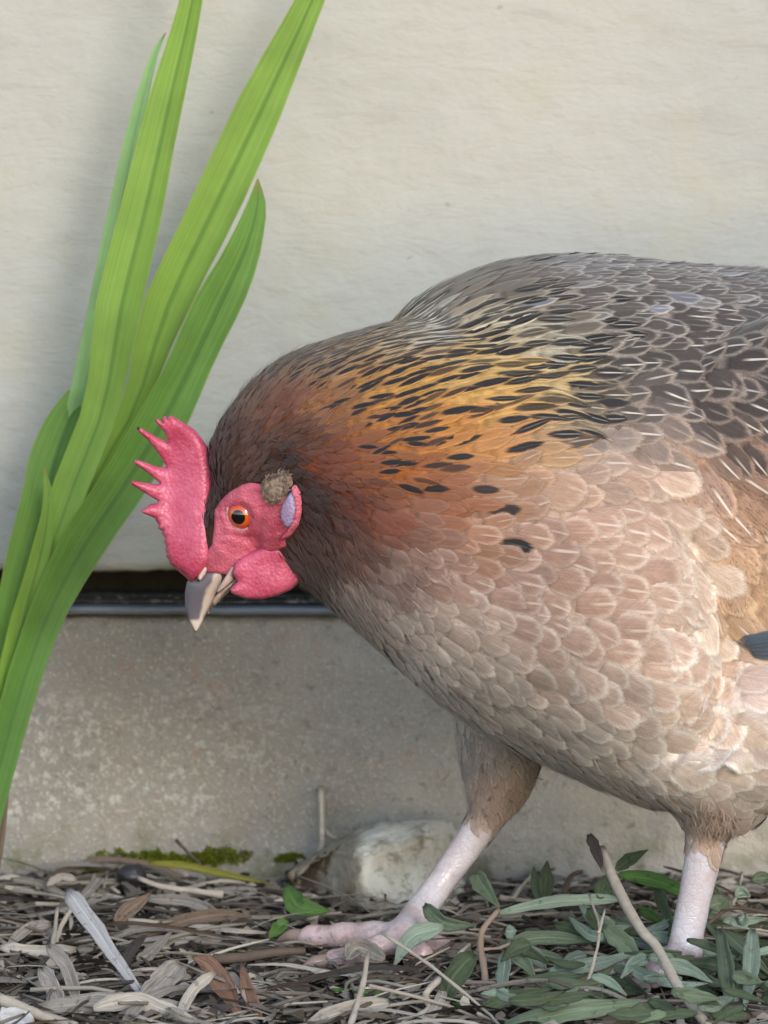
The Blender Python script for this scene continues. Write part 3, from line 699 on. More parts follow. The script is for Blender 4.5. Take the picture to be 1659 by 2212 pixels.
def inflated(name, P, Yc, tmax, Rd, mat, parent, step=5, warp=None, round_=.5):
    vs, fs, BP = fill2d(P, step); V = []; F = []; n_ = len(vs); D = [edge_dist(q.x, q.y, BP) for q in vs]
    bound = [d < .3 for d in D]; front = []; backi = []
    for q, d, bd in zip(vs, D, bound):
        yc = Yc(q.x, q.y) if callable(Yc) else Yc
        if warp: yc += warp(q.x, q.y)
        tm = tmax(q.x, q.y) if callable(tmax) else tmax
        s_ = min(1, d/Rd); th = tm*(s_*(2-s_))**round_
        front.append(len(V)); V.append(pix(q.x, q.y, yc-th))
        if bd: backi.append(front[-1])
        else: backi.append(len(V)); V.append(pix(q.x, q.y, yc+th))
    for f in fs:
        F.append(tuple(front[i] for i in f)); F.append(tuple(backi[i] for i in reversed(f)))
    o_ = mesh_obj(name, V, F, mat, parent)
    bm = bmesh.new(); bm.from_mesh(o_.data); bmesh.ops.recalc_face_normals(bm, faces=bm.faces); bm.to_mesh(o_.data); bm.free()
    for p_ in o_.data.polygons: p_.use_smooth = True
    return o_
COMB = [(438, 1045), (400, 1010), (345, 965), (318, 940), (312, 918), (298, 900), (300, 880), (292, 858), (297, 840), (284, 815), (290, 798), (272, 770), (280, 758), (252, 745), (256, 722), (240, 700), (238, 688), (168, 658), (156, 643), (178, 634), (212, 607), (246, 604), (252, 592), (160, 535), (108, 502), (98, 488), (112, 478), (170, 487), (240, 498), (262, 494), (200, 440), (140, 398), (118, 376), (126, 362), (154, 368), (250, 402), (300, 404), (262, 340), (200, 260), (148, 212), (133, 192), (142, 182), (168, 194), (250, 240), (306, 266), (290, 215), (262, 182), (236, 152), (238, 136), (256, 140), (278, 156), (276, 130), (290, 122), (306, 134), (318, 119), (336, 124), (400, 162), (452, 194), (492, 240), (525, 292), (540, 350), (560, 420), (560, 520), (550, 640), (560, 740), (560, 830), (560, 920), (500, 1000)]
combw = lambda x, y: .0018*math.sin((y-900)/60) + .0012*math.sin((x-300)/30) + -.002*smoothstep(420, 300, x)
inflated('comb', [hz_(z) for z in COMB], HEADY-.0012, lambda x, y: .0020 + .0030*smoothstep(360, 440, x) + .0015*smoothstep(1120, 1220, y), 22, M_COMB, hen, step=4.5, warp=combw)
hit0 = BV.ray_cast(pix(600, 1230, -.2), Vector((0, 1, 0)))[0]
WAT = [(690, 935), (672, 985), (700, 1032), (655, 1082), (690, 1106), (760, 1126), (830, 1127), (910, 1107), (980, 1076), (1022, 1036), (1042, 980), (1036, 930), (1012, 885), (980, 845), (930, 828), (870, 835), (790, 868), (730, 900)]
def wat_y(sgn):
    def f(x, y):
        k = smoothstep(1190, 1285, y)
        return HEADY + sgn*(.0155 - .0015*k + .001*math.sin(x/18))
    return f
W1 = [(578+(x-578)*1.06, 1210+(y-1210)*1.05) for x, y in (hz_(z) for z in WAT)]
inflated('wattle', W1, wat_y(-1), .0030, 26, M_COMB, hen, step=5, warp=lambda x, y: .0016*math.exp(-(((x-585)/22)**2 + ((y-1215)/30)**2)))
inflated('wattle', [(x+8, y-6) for x, y in W1], wat_y(1), .0028, 26, M_COMB, hen, step=8)
def patch(name, P, mat, parent, off=.0012, step=5, bulge=None, mirror=False, fall=14, base=0.0):
    vs, fs, BP = fill2d(P, step); V = []
    for q in vs:
        r = ray(q.x, q.y); h = BV.ray_cast(CAM, r.normalized())
        if h[0] is None: p_ = pix(q.x, q.y, HEADY); n_ = VIEW
        else: p_, n_ = h[0], h[1]
        d = edge_dist(q.x, q.y, BP); p_ = p_ + n_*(base + (off if bulge is None else bulge(q.x, q.y))*smoothstep(0, fall, d) - .0006*(1-smoothstep(0, fall*.5, d)))
        if mirror: p_ = Vector((p_.x, 2*HEADY - p_.y, p_.z))
        V.append(p_)
    F = [tuple(f) for f in fs]
    o_ = mesh_obj(name, V, F, mat, parent)
    if (o_.data.polygons[0].normal.dot(VIEW) < 0) != mirror: o_.data.flip_normals()
    return o_
EYE = hz_((716, 668))
def facebulge(x, y):
    r = math.hypot(x-EYE[0], y-EYE[1])
    return .0012 + .0010*math.exp(-((r-36)/9)**2) + .0006*fbm((x*.035, y*.05, 2)) + .0010*math.exp(-(((x-590)/30)**2 + ((y-1150)/40)**2))
patch('face', FACE, M_FACE, hen, step=4, bulge=facebulge); patch('face', FACE, M_FACE, hen, step=6, bulge=facebulge, mirror=True)
LOBE = [hz_(z) for z in [(955, 590), (990, 540), (1020, 520), (1046, 560), (1052, 640), (1040, 700), (1010, 740), (975, 735), (945, 690), (938, 640)]]
RIM = [hz_(z) for z in [(1000, 505), (1022, 498), (1046, 540), (1054, 600), (1052, 660), (1038, 720), (1000, 775), (965, 800), (950, 770), (990, 740), (1020, 690), (1030, 620), (1022, 560)]]
TUFT = [hz_(z) for z in [(836, 500), (852, 470), (880, 450), (920, 436), (955, 430), (985, 438), (1000, 470), (1002, 500), (985, 540), (960, 580), (925, 612), (890, 610), (862, 590), (838, 545)]]
T = NT('ear_bristle', .85, .15); o = T.obj()
T.color(T.mix(T.ramp(T.noise(420, 3, .7, o), .4, .65), lin((156, 136, 118)), lin((108, 88, 76)))); T.bump(T.noise(900, 3, .7, T.obj((1, 1, .4))), .6, .0008); M_TUFT = T.m
for mrr in (False, True):
    patch('ear_lobe', LOBE, M_LOBE, hen, off=.0022, step=5, mirror=mrr, base=.0014, fall=12)
    patch('ear_lobe_rim', RIM, M_FACE, hen, off=.0028, step=4, mirror=mrr, base=.0014, fall=7)
    tf = patch('ear_tuft', TUFT, M_TUFT, hen, bulge=lambda x, y: .0022 + .0005*fbm((x*.15, y*.15, 1)), step=3.5, mirror=mrr, base=.0010, fall=14)
    VV = []; FFc = []; rb = random.Random(3)
    while len(VV) < 5*260:
        x, y = rb.uniform(565, 640), rb.uniform(1015, 1095)
        if not inside(x, y, TUFT): continue
        h = BV.ray_cast(CAM, ray(x, y).normalized())
        if h[0] is None: continue
        d = (Vector((.55+rb.gauss(0, .25), -.25, .55+rb.gauss(0, .3)))).normalized(); p0 = h[0] + h[1]*.0022; ln = rb.uniform(.0015, .0030); b = d.cross(h[1]).normalized()*.00024
        q = [p0-b, p0+b, p0+d*ln*.5+h[1]*.0009+b, p0+d*ln*.5+h[1]*.0009-b, p0+d*ln+h[1]*.0006]
        if mrr: q = [Vector((k.x, 2*HEADY-k.y, k.z)) for k in q]
        k0 = len(VV); VV += q; FFc += [(k0, k0+1, k0+2, k0+3), (k0+3, k0+2, k0+4)]
    mesh_obj('ear_bristles', VV, FFc, M_TUFT, tf)
# eyes
T = NT('eye', .06, .6); g = T.at('ring').outputs['Fac']
c = T.mix(T.ramp(g, .60, .66), lin((16, 13, 13)), lin((206, 88, 26)))
c = T.mix(T.ramp(g, .80, .94, 0, .8), c, lin((196, 62, 16)))
c = T.mix(T.ramp(g, 1.03, 1.10), c, lin((40, 20, 18)))
T.color(c); T.b.inputs['Coat Weight'].default_value = 1.0; T.b.inputs['Coat Roughness'].default_value = .02; M_EYE = T.m
for sgn in (-1, 1):
    h = BV.ray_cast(CAM, ray(*EYE).normalized()); pe = h[0].copy(); ne = (h[1] + VIEW*.8).normalized()
    if sgn == 1: pe.y = 2*HEADY - pe.y; ne.y = -ne.y
    pe = pe - ne*.0018; r_ = .0056; ir = .0040
    t1 = ne.cross(Vector((0, 0, 1))).normalized(); t2 = t1.cross(ne)
    V = []; F = []; G = []
    for i in range(13):
        ph = i/12*math.pi*.52
        for k in range(28):
            th = 2*math.pi*k/28; rr = math.sin(ph)*r_
            V.append(pe + ne*math.cos(ph)*r_ + (t1*math.cos(th) + t2*math.sin(th))*rr); G.append(rr/ir)
    for i in range(12):
        for k in range(28): F.append((i*28+k, i*28+(k+1) % 28, (i+1)*28+(k+1) % 28, (i+1)*28+k))
    ey = mesh_obj('eye', V, F, M_EYE, hen); a_ = ey.data.attributes.new('ring', 'FLOAT', 'POINT'); a_.data.foreach_set('value', G)
    if sum(p_.normal.dot(ne) for p_ in ey.data.polygons[:40]) < 0: ey.data.flip_normals()
    V = []; F = []
    for k in range(32):
        th = 2*math.pi*k/32; d = t1*math.cos(th)*1.0 + t2*math.sin(th)*1.0; rr = .0050 + .0002*math.sin(3*th)
        for m in range(8):
            ps = 2*math.pi*m/8; V.append(pe + d*(rr + .0008*math.cos(ps)) + ne*(.0026 + .0008*math.sin(ps)))
    for k in range(32):
        for m in range(8): F.append((k*8+m, ((k+1) % 32)*8+m, ((k+1) % 32)*8+(m+1) % 8, k*8+(m+1) % 8))
    mesh_obj('eyelid', V, F, M_LID, ey)
    V = [pe + (v_-pe - ne*(v_-pe).dot(ne))*1.27 + ne*((v_-pe).dot(ne)*.75 - .0002) for v_ in V]
    mesh_obj('eyelid_fold', V, F, M_FACE, ey)
# beak
T = NT('horn_beak', .38, .5); o = T.obj()
g = T.at('ring').outputs['Fac']
c = T.mix(T.ramp(T.math('ADD', g, T.math('MULTIPLY', T.math('SUBTRACT', T.noise(160, 3, .6, T.obj((1, 1, .35))), .5), .5)), .25, .75), lin((106, 100, 108)), lin((208, 190, 176)))
T.color(c); T.bump(T.noise(300, 3, .6, o), .25, .0006); M_BEAK = T.m
BEAK = [hz_(z) for z in [(412, 1040), (400, 1100), (402, 1180), (416, 1240), (436, 1285), (452, 1316), (464, 1318), (484, 1292), (516, 1220), (560, 1148), (610, 1090), (668, 1030), (684, 1008), (664, 960), (640, 930), (560, 900), (480, 960), (440, 1010)]]
bt = lambda x, y: .0085*smoothstep(1372, 1225, y) + .0006
bk = inflated('beak', BEAK, HEADY, bt, 62, M_BEAK, hen, step=5)
a_ = bk.data.attributes.new('ring', 'FLOAT', 'POINT')
gl = []
for v_ in bk.data.vertices:
    x, y = proj(v_.co)
    lf, rt = interp([(1230, 412, 505), (1265, 400, 484), (1300, 402, 462), (1330, 410, 446), (1352, 420, 436)], y)
    gl.append(max(smoothstep(1325, 1352, y), smoothstep(.38, .82, (x-lf)/(rt-lf) + .1*fbm((x*.05, y*.02, 1)))))
a_.data.foreach_set('value', gl)
M_HORN = NT('pale_horn', .4, .4); M_HORN.color(lin((206, 178, 166))); M_HORN = M_HORN.m
LOW = [hz_(z) for z in [(522, 1214), (560, 1166), (610, 1114), (665, 1066), (708, 1024), (692, 998), (650, 1010), (600, 1056), (548, 1130)]]
inflated('lower_beak', [(x+2, y+3) for x, y in LOW], HEADY, lambda x, y: .0088*smoothstep(1330, 1260, y)+.001, 14, M_HORN, bk, step=5)
CERE = [hz_(z) for z in [(470, 1010), (490, 970), (515, 945), (528, 960), (515, 1000), (492, 1030), (474, 1040)]]
def beak_y(x, y): return HEADY - .0066
inflated('nostril_flap', CERE, lambda x, y: HEADY-.0074, .0012, 10, M_HORN, bk, step=4)
inflated('nostril_flap', CERE, lambda x, y: HEADY+.0074, .0012, 10, M_HORN, bk, step=4)
GAPE = [hz_(z) for z in [(560, 1120), (600, 1050), (640, 985), (665, 940), (680, 960), (672, 1010), (690, 1008), (640, 1065)]]
inflated('gape_fold', GAPE, lambda x, y: HEADY-.0066-.0042*smoothstep(1300, 1235, y), .0016, 8, M_HORN, bk, step=4)
T = NT('claw_horn', .35, .4); T.color(lin((150, 128, 116))); M_CLAW = T.m
for p_, d_, r_ in claws:
    dn_ = (d_ + Vector((0, 0, -.35))).normalized()
    vv, ff = tube([p_ - d_*.003, p_ + d_*.003 + Vector((0, 0, .0006)), p_ + d_*.006, p_ + d_*.006 + dn_*.004], [r_*.85, r_*.8, r_*.5, r_*.1], n=8, sub=3)
    mesh_obj('claw', vv, ff, M_CLAW, hen)

# ================================================================== strap-leaved plant
def strap_mat(name, c1, c2, c3, tr=.42):
    T = NT(name, .42, .4); uvn = T.n('SeparateXYZ', Vector=T.at('fuv').outputs['Vector']); uu, vv = uvn.outputs[0], uvn.outputs[1]
    st = T.n('CombineXYZ', X=T.math('MULTIPLY', uu, 9.0), Y=T.math('MULTIPLY', vv, 1.6)).outputs[0]
    ln = T.noise(1.3, 4, .65, st)
    c = T.mix(T.ramp(ln, .35, .68), lin(c1), lin(c2))
    c = T.mix(T.ramp(T.math('ABSOLUTE', T.math('SUBTRACT', uu, .12)), .05, .16, .6, 0), c, lin(c3))
    c = T.mix(T.ramp(T.math('ABSOLUTE', uu), .93, 1.0, 0, .6), c, lin((150, 160, 84)))
    c = T.mix(T.ramp(vv, .42, .0, 0, .4), c, lin((96, 146, 78)))
    c = T.mix(T.math('MULTIPLY', T.ramp(T.noise(55, 2, .5, T.obj()), .72, .76), .6), c, lin((92, 88, 40)))
    c = hsv(T, c, T.ramp(T.noise(24, 4, .6, T.obj()), .3, .7, .84, 1.12))
    c = T.mix(T.math('MULTIPLY', T.ramp(vv, .93, 1.0), .7), c, lin((150, 130, 74)))
    T.color(c); T.bump(T.noise(2.2, 3, .6, T.n('CombineXYZ', X=T.math('MULTIPLY', uu, 12.0), Y=vv).outputs[0]), .35, .0012)
    tl = T.n('BsdfTranslucent', Color=hsv(T, c, 1.25)); mx = T.n('MixShader', Fac=tr)
    T.t.links.new(T.b.outputs[0], mx.inputs[1]); T.t.links.new(tl.outputs[0], mx.inputs[2]); T.t.links.new(mx.outputs[0], T.out.inputs[0]); return T.m
M_ST1 = strap_mat('strap_leaf', (140, 172, 78), (122, 158, 62), (78, 120, 42))
M_ST2 = strap_mat('strap_leaf_pale', (172, 210, 146), (154, 196, 124), (130, 176, 100), .5)
M_ST3 = strap_mat('strap_leaf_deep', (114, 154, 68), (96, 136, 54), (68, 108, 38))
plant = empty('strap_leaf_plant', (pix(-90, 1960, .11).x, .11, 0))
tag(plant, 'green plant with long upright strap leaves growing beside the wall', 'plant')
def strap(ctr, wid, Y0, Y1, mat, fold, n=26, roll=0, cols=7):
    pts = [pix(x, y, Y0 + (Y1-Y0)*i/(len(ctr)-1)) for i, (x, y) in enumerate(ctr)]
    tab = [(i/(len(wid)-1), wv) for i, wv in enumerate(wid)]
    nr = Matrix.Rotation(R(roll), 3, 'Z') @ Vector((0, -1, .1))
    blade('leaf', pts, lambda s: interp(tab, s)[0]*S*.93, mat, plant, n=n, fold=-fold*1.3, nrm=nr, cols=cols, crease=True, wave=.10)
strap([(-85, 1985), (-20, 1640), (60, 1330), (150, 1060), (218, 880), (257, 660), (312, 440), (362, 220), (413, 0), (450, -200), (480, -420)], [50, 70, 74, 84, 88, 104, 104, 86, 56, 40, 6], 0.095, 0.118, M_ST1, .14, roll=-8)
strap([(-80, 1985), (0, 1640), (90, 1350), (190, 1060), (288, 880), (358, 660), (462, 440), (568, 220), (672, 0), (750, -180), (810, -330)], [46, 60, 70, 74, 62, 108, 112, 104, 64, 40, 6], 0.109, 0.128, M_ST1, .12, roll=6)
strap([(-82, 1985), (10, 1600), (85, 1360), (170, 1190), (262, 1050), (340, 920), (402, 800), (468, 660), (525, 540), (553, 450), (557, 386)], [60, 74, 92, 110, 112, 116, 112, 110, 88, 52, 4], 0.091, 0.108, M_ST3, .10, roll=12)
strap([(-90, 1985), (-30, 1640), (60, 1280), (150, 960), (205, 720), (248, 500), (293, 270), (330, 130), (358, 70)], [40, 50, 60, 60, 56, 54, 40, 20, 3], 0.113, 0.134, M_ST2, .10, roll=-14)
strap([(-95, 1985), (-45, 1700), (5, 1450), (48, 1250), (84, 1110), (112, 1000), (142, 915), (168, 862), (186, 832)], [50, 70, 90, 100, 104, 104, 92, 66, 6], 0.103, 0.126, M_ST3, .16, roll=-10)
strap([(-88, 1985), (-40, 1700), (10, 1500), (50, 1330), (90, 1180), (104, 1080), (96, 1010)], [40, 54, 58, 56, 44, 26, 4], 0.095, 0.102, M_ST1, .2, roll=5)
T = NT('dry_sheath', .8, .2); o = T.obj(); T.color(T.mix(T.noise(120, 4, .6, T.obj((3, 1, .4))), lin((70, 58, 48)), lin((120, 104, 86)))); M_SHEATH = T.m
for i, (x0, x1, ww) in enumerate([(-60, 8, 44), (-95, -30, 60), (-40, 22, 20)]):
    blade('dry_sheath', [pix(x0-10, 1990, .095), pix((x0+x1)/2+6, 1860, .091), pix(x1, 1720-30*i, .093)], ww*S, M_SHEATH, plant, fold=.3, prof=lambda s: 1-.7*s)

# ================================================================== stone
V, F = None, None
bm = bmesh.new(); bmesh.ops.create_icosphere(bm, subdivisions=5, radius=1)
sc_ = pixz(815, 1955, .004); sc_.y = .102
sw, shh, sd = 196*S, .0225, .028
top = pix(830, 1785, .135).z
PL = [(Vector(a_).normalized(), b_) for a_, b_ in (((-.75, -.6, .25), .66), ((.35, -.9, .15), .70), ((.1, -.5, .85), .80), ((-.5, 0, .86), .72), ((.9, -.2, .3), .84), ((.3, .2, .93), .92), ((-.1, -.95, -.3), .85))]
for v_ in bm.verts:
    d = v_.co.normalized()
    q = Vector([math.copysign(abs(k)**.72, k) for k in d])
    f = 1 + .15*fbm(d*1.6 + Vector((3, 1, 8)), 4) + .10*fbm(d*4.5, 4) + .07*fbm(d*11, 5)
    for pn, pd in PL:
        k_ = q.dot(pn)*f
        if k_ > pd: q = q - pn*(k_-pd)*.92
    x, y, z = q.x*sw*f, q.y*sd*f, q.z*(top*.60)*f
    # ridge: left face turned away, top sloping up to the right
    y += max(0, -(x + .007))*1.3 * (1 if y < 0 else 0)
    z += x*.22 if z > 0 else 0
    v_.co = Vector((x, y, z)) + d*.0012*abs(noise.noise(d*22))
me = bpy.data.meshes.new('stone'); bm.to_mesh(me); bm.free(); me.materials.append(M_STONE)
me.polygons.foreach_set('use_smooth', [True]*len(me.polygons))
st = bpy.data.objects.new('stone', me); col.objects.link(st); st.location = (pix(812, 1900, .135).x, .135, top*.42)
tag(st, 'pale rough limestone lump lying against the base of the wall', 'stone')

# ================================================================== litter and sprigs
def leafmat(name, c1, c2, rough=.6, tr=.15, spec=.3, vein=True):
    T = NT(name, rough, spec); uvn = T.n('SeparateXYZ', Vector=T.at('fuv').outputs['Vector']); uu, vv = uvn.outputs[0], uvn.outputs[1]
    oi = T.n('ObjectInfo').outputs['Random']
    st = T.n('CombineXYZ', X=T.math('MULTIPLY', uu, 5.0), Y=T.math('MULTIPLY', vv, 2.5), Z=T.math('MULTIPLY', oi, 40.0)).outputs[0]
    ln = T.noise(1.4, 4, .65, st)
    c = T.mix(T.ramp(ln, .32, .7), lin(c1), lin(c2))
    c = hsv(T, c, T.ramp(oi, 0, 1, .72, 1.22, False))
    if vein: c = T.mix(T.ramp(T.math('ABSOLUTE', uu), .03, .12, .35, 0), c, lin([min(255, k*1.25) for k in c1]))
    sp_ = T.noise(260, 3, .7, T.obj()); c = T.mix(T.ramp(sp_, .58, .68, 0, .55), c, lin([k*.62 for k in c2])); c = T.mix(T.math('MULTIPLY', T.ramp(vv, .86, 1.0), T.ramp(oi, .3, .8, 0, .8)), c, lin((134, 112, 84)))
    T.color(c); T.bump(T.math('ADD', ln, sp_), .6, .001)
    tl = T.n('BsdfTranslucent', Color=c); mx = T.n('MixShader', Fac=tr)
    T.t.links.new(T.b.outputs[0], mx.inputs[1]); T.t.links.new(tl.outputs[0], mx.inputs[2]); T.t.links.new(mx.outputs[0], T.out.inputs[0]); return T.m
MG = leafmat('glaucous_leaf', (124, 137, 112), (96, 110, 86), .45, .15); MG2 = leafmat('dull_green_leaf', (94, 106, 80), (70, 82, 58), .5, .1); MG3 = leafmat('aqua_green_leaf', (152, 166, 148), (126, 142, 124), .45, .2); MG4 = leafmat('fresh_green_leaf', (104, 140, 72), (82, 118, 58), .45, .25)
D_PALE = leafmat('bleached_dry_leaf', (206, 196, 182), (178, 164, 146), .7); D_GREY = leafmat('grey_dry_leaf', (170, 161, 150), (130, 121, 112), .75); D_BRN = leafmat('brown_dry_leaf', (148, 128, 110), (110, 92, 78), .65); D_DARK = leafmat('dark_dry_leaf', (84, 74, 68), (58, 52, 50), .7); D_WHITE = leafmat('white_dry_leaf', (216, 211, 208), (192, 186, 182), .6); D_RUST = leafmat('rust_dry_leaf', (146, 112, 92), (114, 86, 70), .55); D_YEL = leafmat('yellowing_leaf', (160, 148, 62), (104, 114, 50), .5, .25)
T = NT('twig_bark', .8, .2); o = T.obj(); T.color(T.mix(T.noise(220, 4, .6, o), lin((196, 184, 168)), lin((142, 128, 112)))); T.bump(T.noise(500, 3, .6, o), .4, .0006); M_TWIG = T.m
T = NT('twig_bark_dark', .8, .2); o = T.obj(); T.color(T.mix(T.noise(220, 4, .6, o), lin((112, 96, 82)), lin((70, 60, 54)))); T.bump(T.noise(500, 3, .6, o), .4, .0006); M_TWIGD = T.m
T = NT('sprig_stem', .6, .3); o = T.obj(); T.color(T.mix(T.noise(160, 4, .6, o), lin((164, 140, 126)), lin((134, 116, 96)))); M_STEM = T.m
def L6(x, y): return x*.5, 1725.4+y*.5
def L7(x, y): return 829.5+x*.5, 1725.4+y*.5
lance = lambda s: max(.05, math.sin(math.pi*min(1, .05+.95*s)**.8)**.95)
stripp = lambda s: .35+.65*min(1, s*6)*min(1, (1-s)*5+.08)
def anchored(px, hs, lam=.3):
    h = min(hs); low = max(px, key=lambda q: q[1]); Y0 = pixz(low[0], low[1], h).y
    return [pix(x, y, Y0 + lam*(pixz(x, y, h).y - Y0)) for x, y in px]
def hero(name, pts, hs, W, mat, label, cat, conv, fold=.15, prof=lance, roll=0, tilt=.15, group=None):
    P3 = anchored([conv(x, y) for x, y in pts], hs)
    nr = (VIEW*(1-tilt) + Vector((0, 0, tilt))).normalized()
    t = (P3[-1]-P3[0]).normalized(); nr = Matrix.Rotation(R(roll), 3, t) @ nr
    o_ = blade(name, P3, W*.60*S, mat, None, n=10, fold=-fold*1.2, nrm=nr, prof=prof, crease=True, wave=.16)
    m = o_.modifiers.new('thickness', 'SOLIDIFY'); m.thickness = .00045
    return tag(o_, label, cat, group)
SP = 'leaves of the cut green sprigs'
def gl(pts, hs, W, mat, label, roll=0, fold=.15, cat='leaf', name='green_leaf', group=SP, prof=lance): return hero(name, pts, hs, W, mat, label, cat, L7, fold, prof, roll, group=group)
gl([(500, 490), (720, 445), (960, 432), (1015, 440)], (.020, .030), 44, MG3, 'long pale green leaf spanning level between two sprigs')
gl([(1015, 325), (1150, 345), (1280, 395), (1392, 442)], (.032, .026), 56, MG4, 'bright green leaf pointing at the scaly leg of the hen')
gl([(1005, 305), (1060, 262), (1142, 218)], (.034, .040), 46, MG2, 'dark green leaf tip raised against the wall base')
gl([(1360, 200), (1375, 320), (1465, 436)], (.050, .024), 50, MG, 'green leaf hanging in front of the scaly leg', 20)
gl([(398, 318), (430, 380), (498, 466)], (.034, .022), 58, MG, 'curled thick green leaf rising beside the limestone lump', 10, .4)
gl([(172, 458), (260, 535), (392, 545)], (.024, .018), 54, MG, 'folded green leaf touching the smooth pale shank', 15, .3)
gl([(258, 548), (120, 598), (42, 722)], (.018, .008), 70, MG3, 'broad aqua leaf drooping over the toes of the raised foot', -10)
gl([(690, 436), (700, 350), (706, 265)], (.020, .038), 58, MG2, 'dark upright leaf beside its twin against the wall base', 20)
gl([(668, 436), (655, 360), (644, 288)], (.020, .036), 40, MG2, 'narrow dark upright leaf beside its broader twin', -25)
gl([(500, 632), (700, 596), (932, 622)], (.014, .018), 54, MG, 'grey green leaf lying flat below the bare fork twig')
gl([(945, 545), (1050, 640), (1135, 742)], (.018, .010), 66, MG, 'rounded green leaf sloping down under the pale stick', 10, .3)
gl([(525, 650), (515, 760), (490, 862)], (.013, .006), 48, MG3, 'slim aqua leaf hanging beside the pink sprig stem', 15)
gl([(540, 650), (600, 700), (655, 782)], (.014, .007), 52, MG, 'green leaf folded downward from the sprig joint', 0, .35)
gl([(392, 665), (300, 770), (238, 940)], (.012, .004), 84, MG2, 'broad dark green leaf in shade under the thin twig', -15)
gl([(530, 842), (700, 785), (885, 758)], (.006, .010), 62, MG2, 'dull green leaf lying under the narrow grey leaf', 0)
gl([(415, 905), (560, 852), (735, 818)], (.007, .010), 54, MG2, 'narrow grey green leaf lying over the dull green one', 25)
gl([(525, 975), (850, 912), (1185, 868)], (.006, .009), 70, MG, 'longest green leaf lying along the litter front')
gl([(715, 742), (900, 716), (1112, 655)], (.010, .014), 52, MG3, 'pale pointed leaf reaching toward the thick pale stick')
gl([(1255, 742), (1450, 706), (1565, 640)], (.010, .014), 60, MG2, 'dark green leaf lying level behind two upright leaves')
gl([(1452, 556), (1485, 770), (1500, 945)], (.026, .006), 56, MG, 'tall narrow leaf, left of an upright pair', 20, .3)
gl([(1592, 560), (1580, 740), (1555, 910)], (.026, .007), 62, MG3, 'tall aqua leaf, paler of an upright pair', -15, .25)
gl([(1325, 598), (1410, 650), (1515, 682)], (.018, .014), 48, MG3, 'pale small leaf in front of the scaly leg foot')
gl([(1465, 570), (1560, 655), (1680, 770)], (.020, .010), 50, MG, 'green leaf slanting behind the upright pair')
gl([(1240, 545), (1262, 620), (1250, 735)], (.018, .010), 58, MG2, 'dark leaf standing at the foot of the scaly leg', 10)
gl([(1180, 330), (1200, 440), (1255, 566)], (.030, .018), 40, MG2, 'dark rolled leaf slanting left of the scaly leg', 25, .4)
gl([(885, 470), (910, 530), (960, 590)], (.022, .016), 40, MG2, 'small dark leaf behind the bare fork twig')
gl([(930, 425), (955, 370), (1000, 318)], (.024, .036), 62, MG2, 'shaded green leaf at the top joint of the thick stick')
gl([(950, 790), (1050, 812), (1135, 842)], (.006, .006), 62, MG2, 'short green leaf crossed by the thick pale stick')
gl([(905, 750), (925, 820), (915, 895)], (.010, .004), 46, MG2, 'short dark leaf standing beside the bare fork twig', 20)
gl([(1290, 795), (1370, 830), (1440, 856)], (.007, .006), 54, MG2, 'short dull leaf right of the thick pale stick')
gl([(620, 640), (660, 690), (705, 760)], (.012, .007), 50, MG3, 'small pale leaf between two crossing green leaves', 0, .3)
gl([(735, 545), (800, 560), (860, 585)], (.016, .012), 46, MG2, 'small leaf shaded behind the flat grey green leaf')
gl([(1100, 480), (1150, 500), (1240, 560)], (.020, .014), 40, MG4, 'short fresh green leaf under the bright pointed one')
gl([(1590, 350), (1640, 340), (1690, 352)], (.03, .03), 46, MG, 'green leaf curling at the far sprig end')
gl([(1520, 510), (1540, 540), (1560, 492)], (.022, .022), 50, MG3, 'small round pale leaf on the thin side stem', 0, .5)
gl([(525, 570), (548, 572), (574, 566)], (.020, .020), 46, MG3, 'tiny pale stub of a cut leaf on the sprig')
gl([(0, 850), (60, 840), (130, 850)], (.004, .005), 40, MG3, 'small mint green leaf scrap lying in the litter')
gl([(290, 860), (340, 880), (440, 880)], (.004, .006), 34, MG4, 'thin lime green leaf scrap near the broad dark leaf')
gl([(1520, 420), (1545, 405), (1580, 420)], (.026, .026), 44, MG3, 'small cupped pale leaf above the thin side stem', 0, .5)
gl([(1400, 465), (1450, 450), (1500, 470)], (.022, .022), 60, MG, 'broad green leaf behind the thin side stem')
gl([(1600, 700), (1640, 740), (1690, 760)], (.012, .010), 70, MG2, 'broad dull leaf behind the pale upright leaf')
gl([(1540, 740), (1580, 790), (1640, 800)], (.008, .006), 60, MG, 'green leaf lying between the upright pair')
# extra unlisted sprig leaves around the pile
ANCH = [(L6(300, 420), 'behind the white blade'), (L6(560, 800), 'beside the white blade'), (L6(200, 700), 'in the left litter hollow'), (L6(80, 500), 'by the strap plant base'), (L6(575, 340), 'by the black pebble'), (L6(900, 360), 'by the yellow grass blade'), (L6(820, 560), 'by the long brown leaf'), (L6(950, 800), 'by the rust leaf'), (L6(1100, 680), 'by the thick grey stick'), (L6(1300, 560), 'by the raised toe tips'), (L6(1550, 820), 'by the standing brown stalk'), (L6(1280, 900), 'by the black rotted leaf'), (L6(400, 950), 'by the cream papery scrap'), (L6(60, 900), 'by the pale pinkish stick'), (L7(120, 900), 'by the crooked root piece'), (L7(300, 600), 'by the aqua drooping leaf'), (L7(440, 760), 'by the pink sprig stem'), (L7(700, 650), 'by the flat grey green leaf'), (L7(880, 850), 'by the bare fork twig'), (L7(1150, 700), 'by the thick pale stick'), (L7(1330, 640), 'by the scaly leg foot'), (L7(1520, 800), 'by the upright leaf pair'), (L7(700, 930), 'by the longest green leaf'), (L7(1300, 940), 'by the dark brown branch'), (L7(600, 420), 'by the dark twin leaves'), (L7(1550, 450), 'by the thin side stem'), (L7(1100, 420), 'under the bright green leaf')]
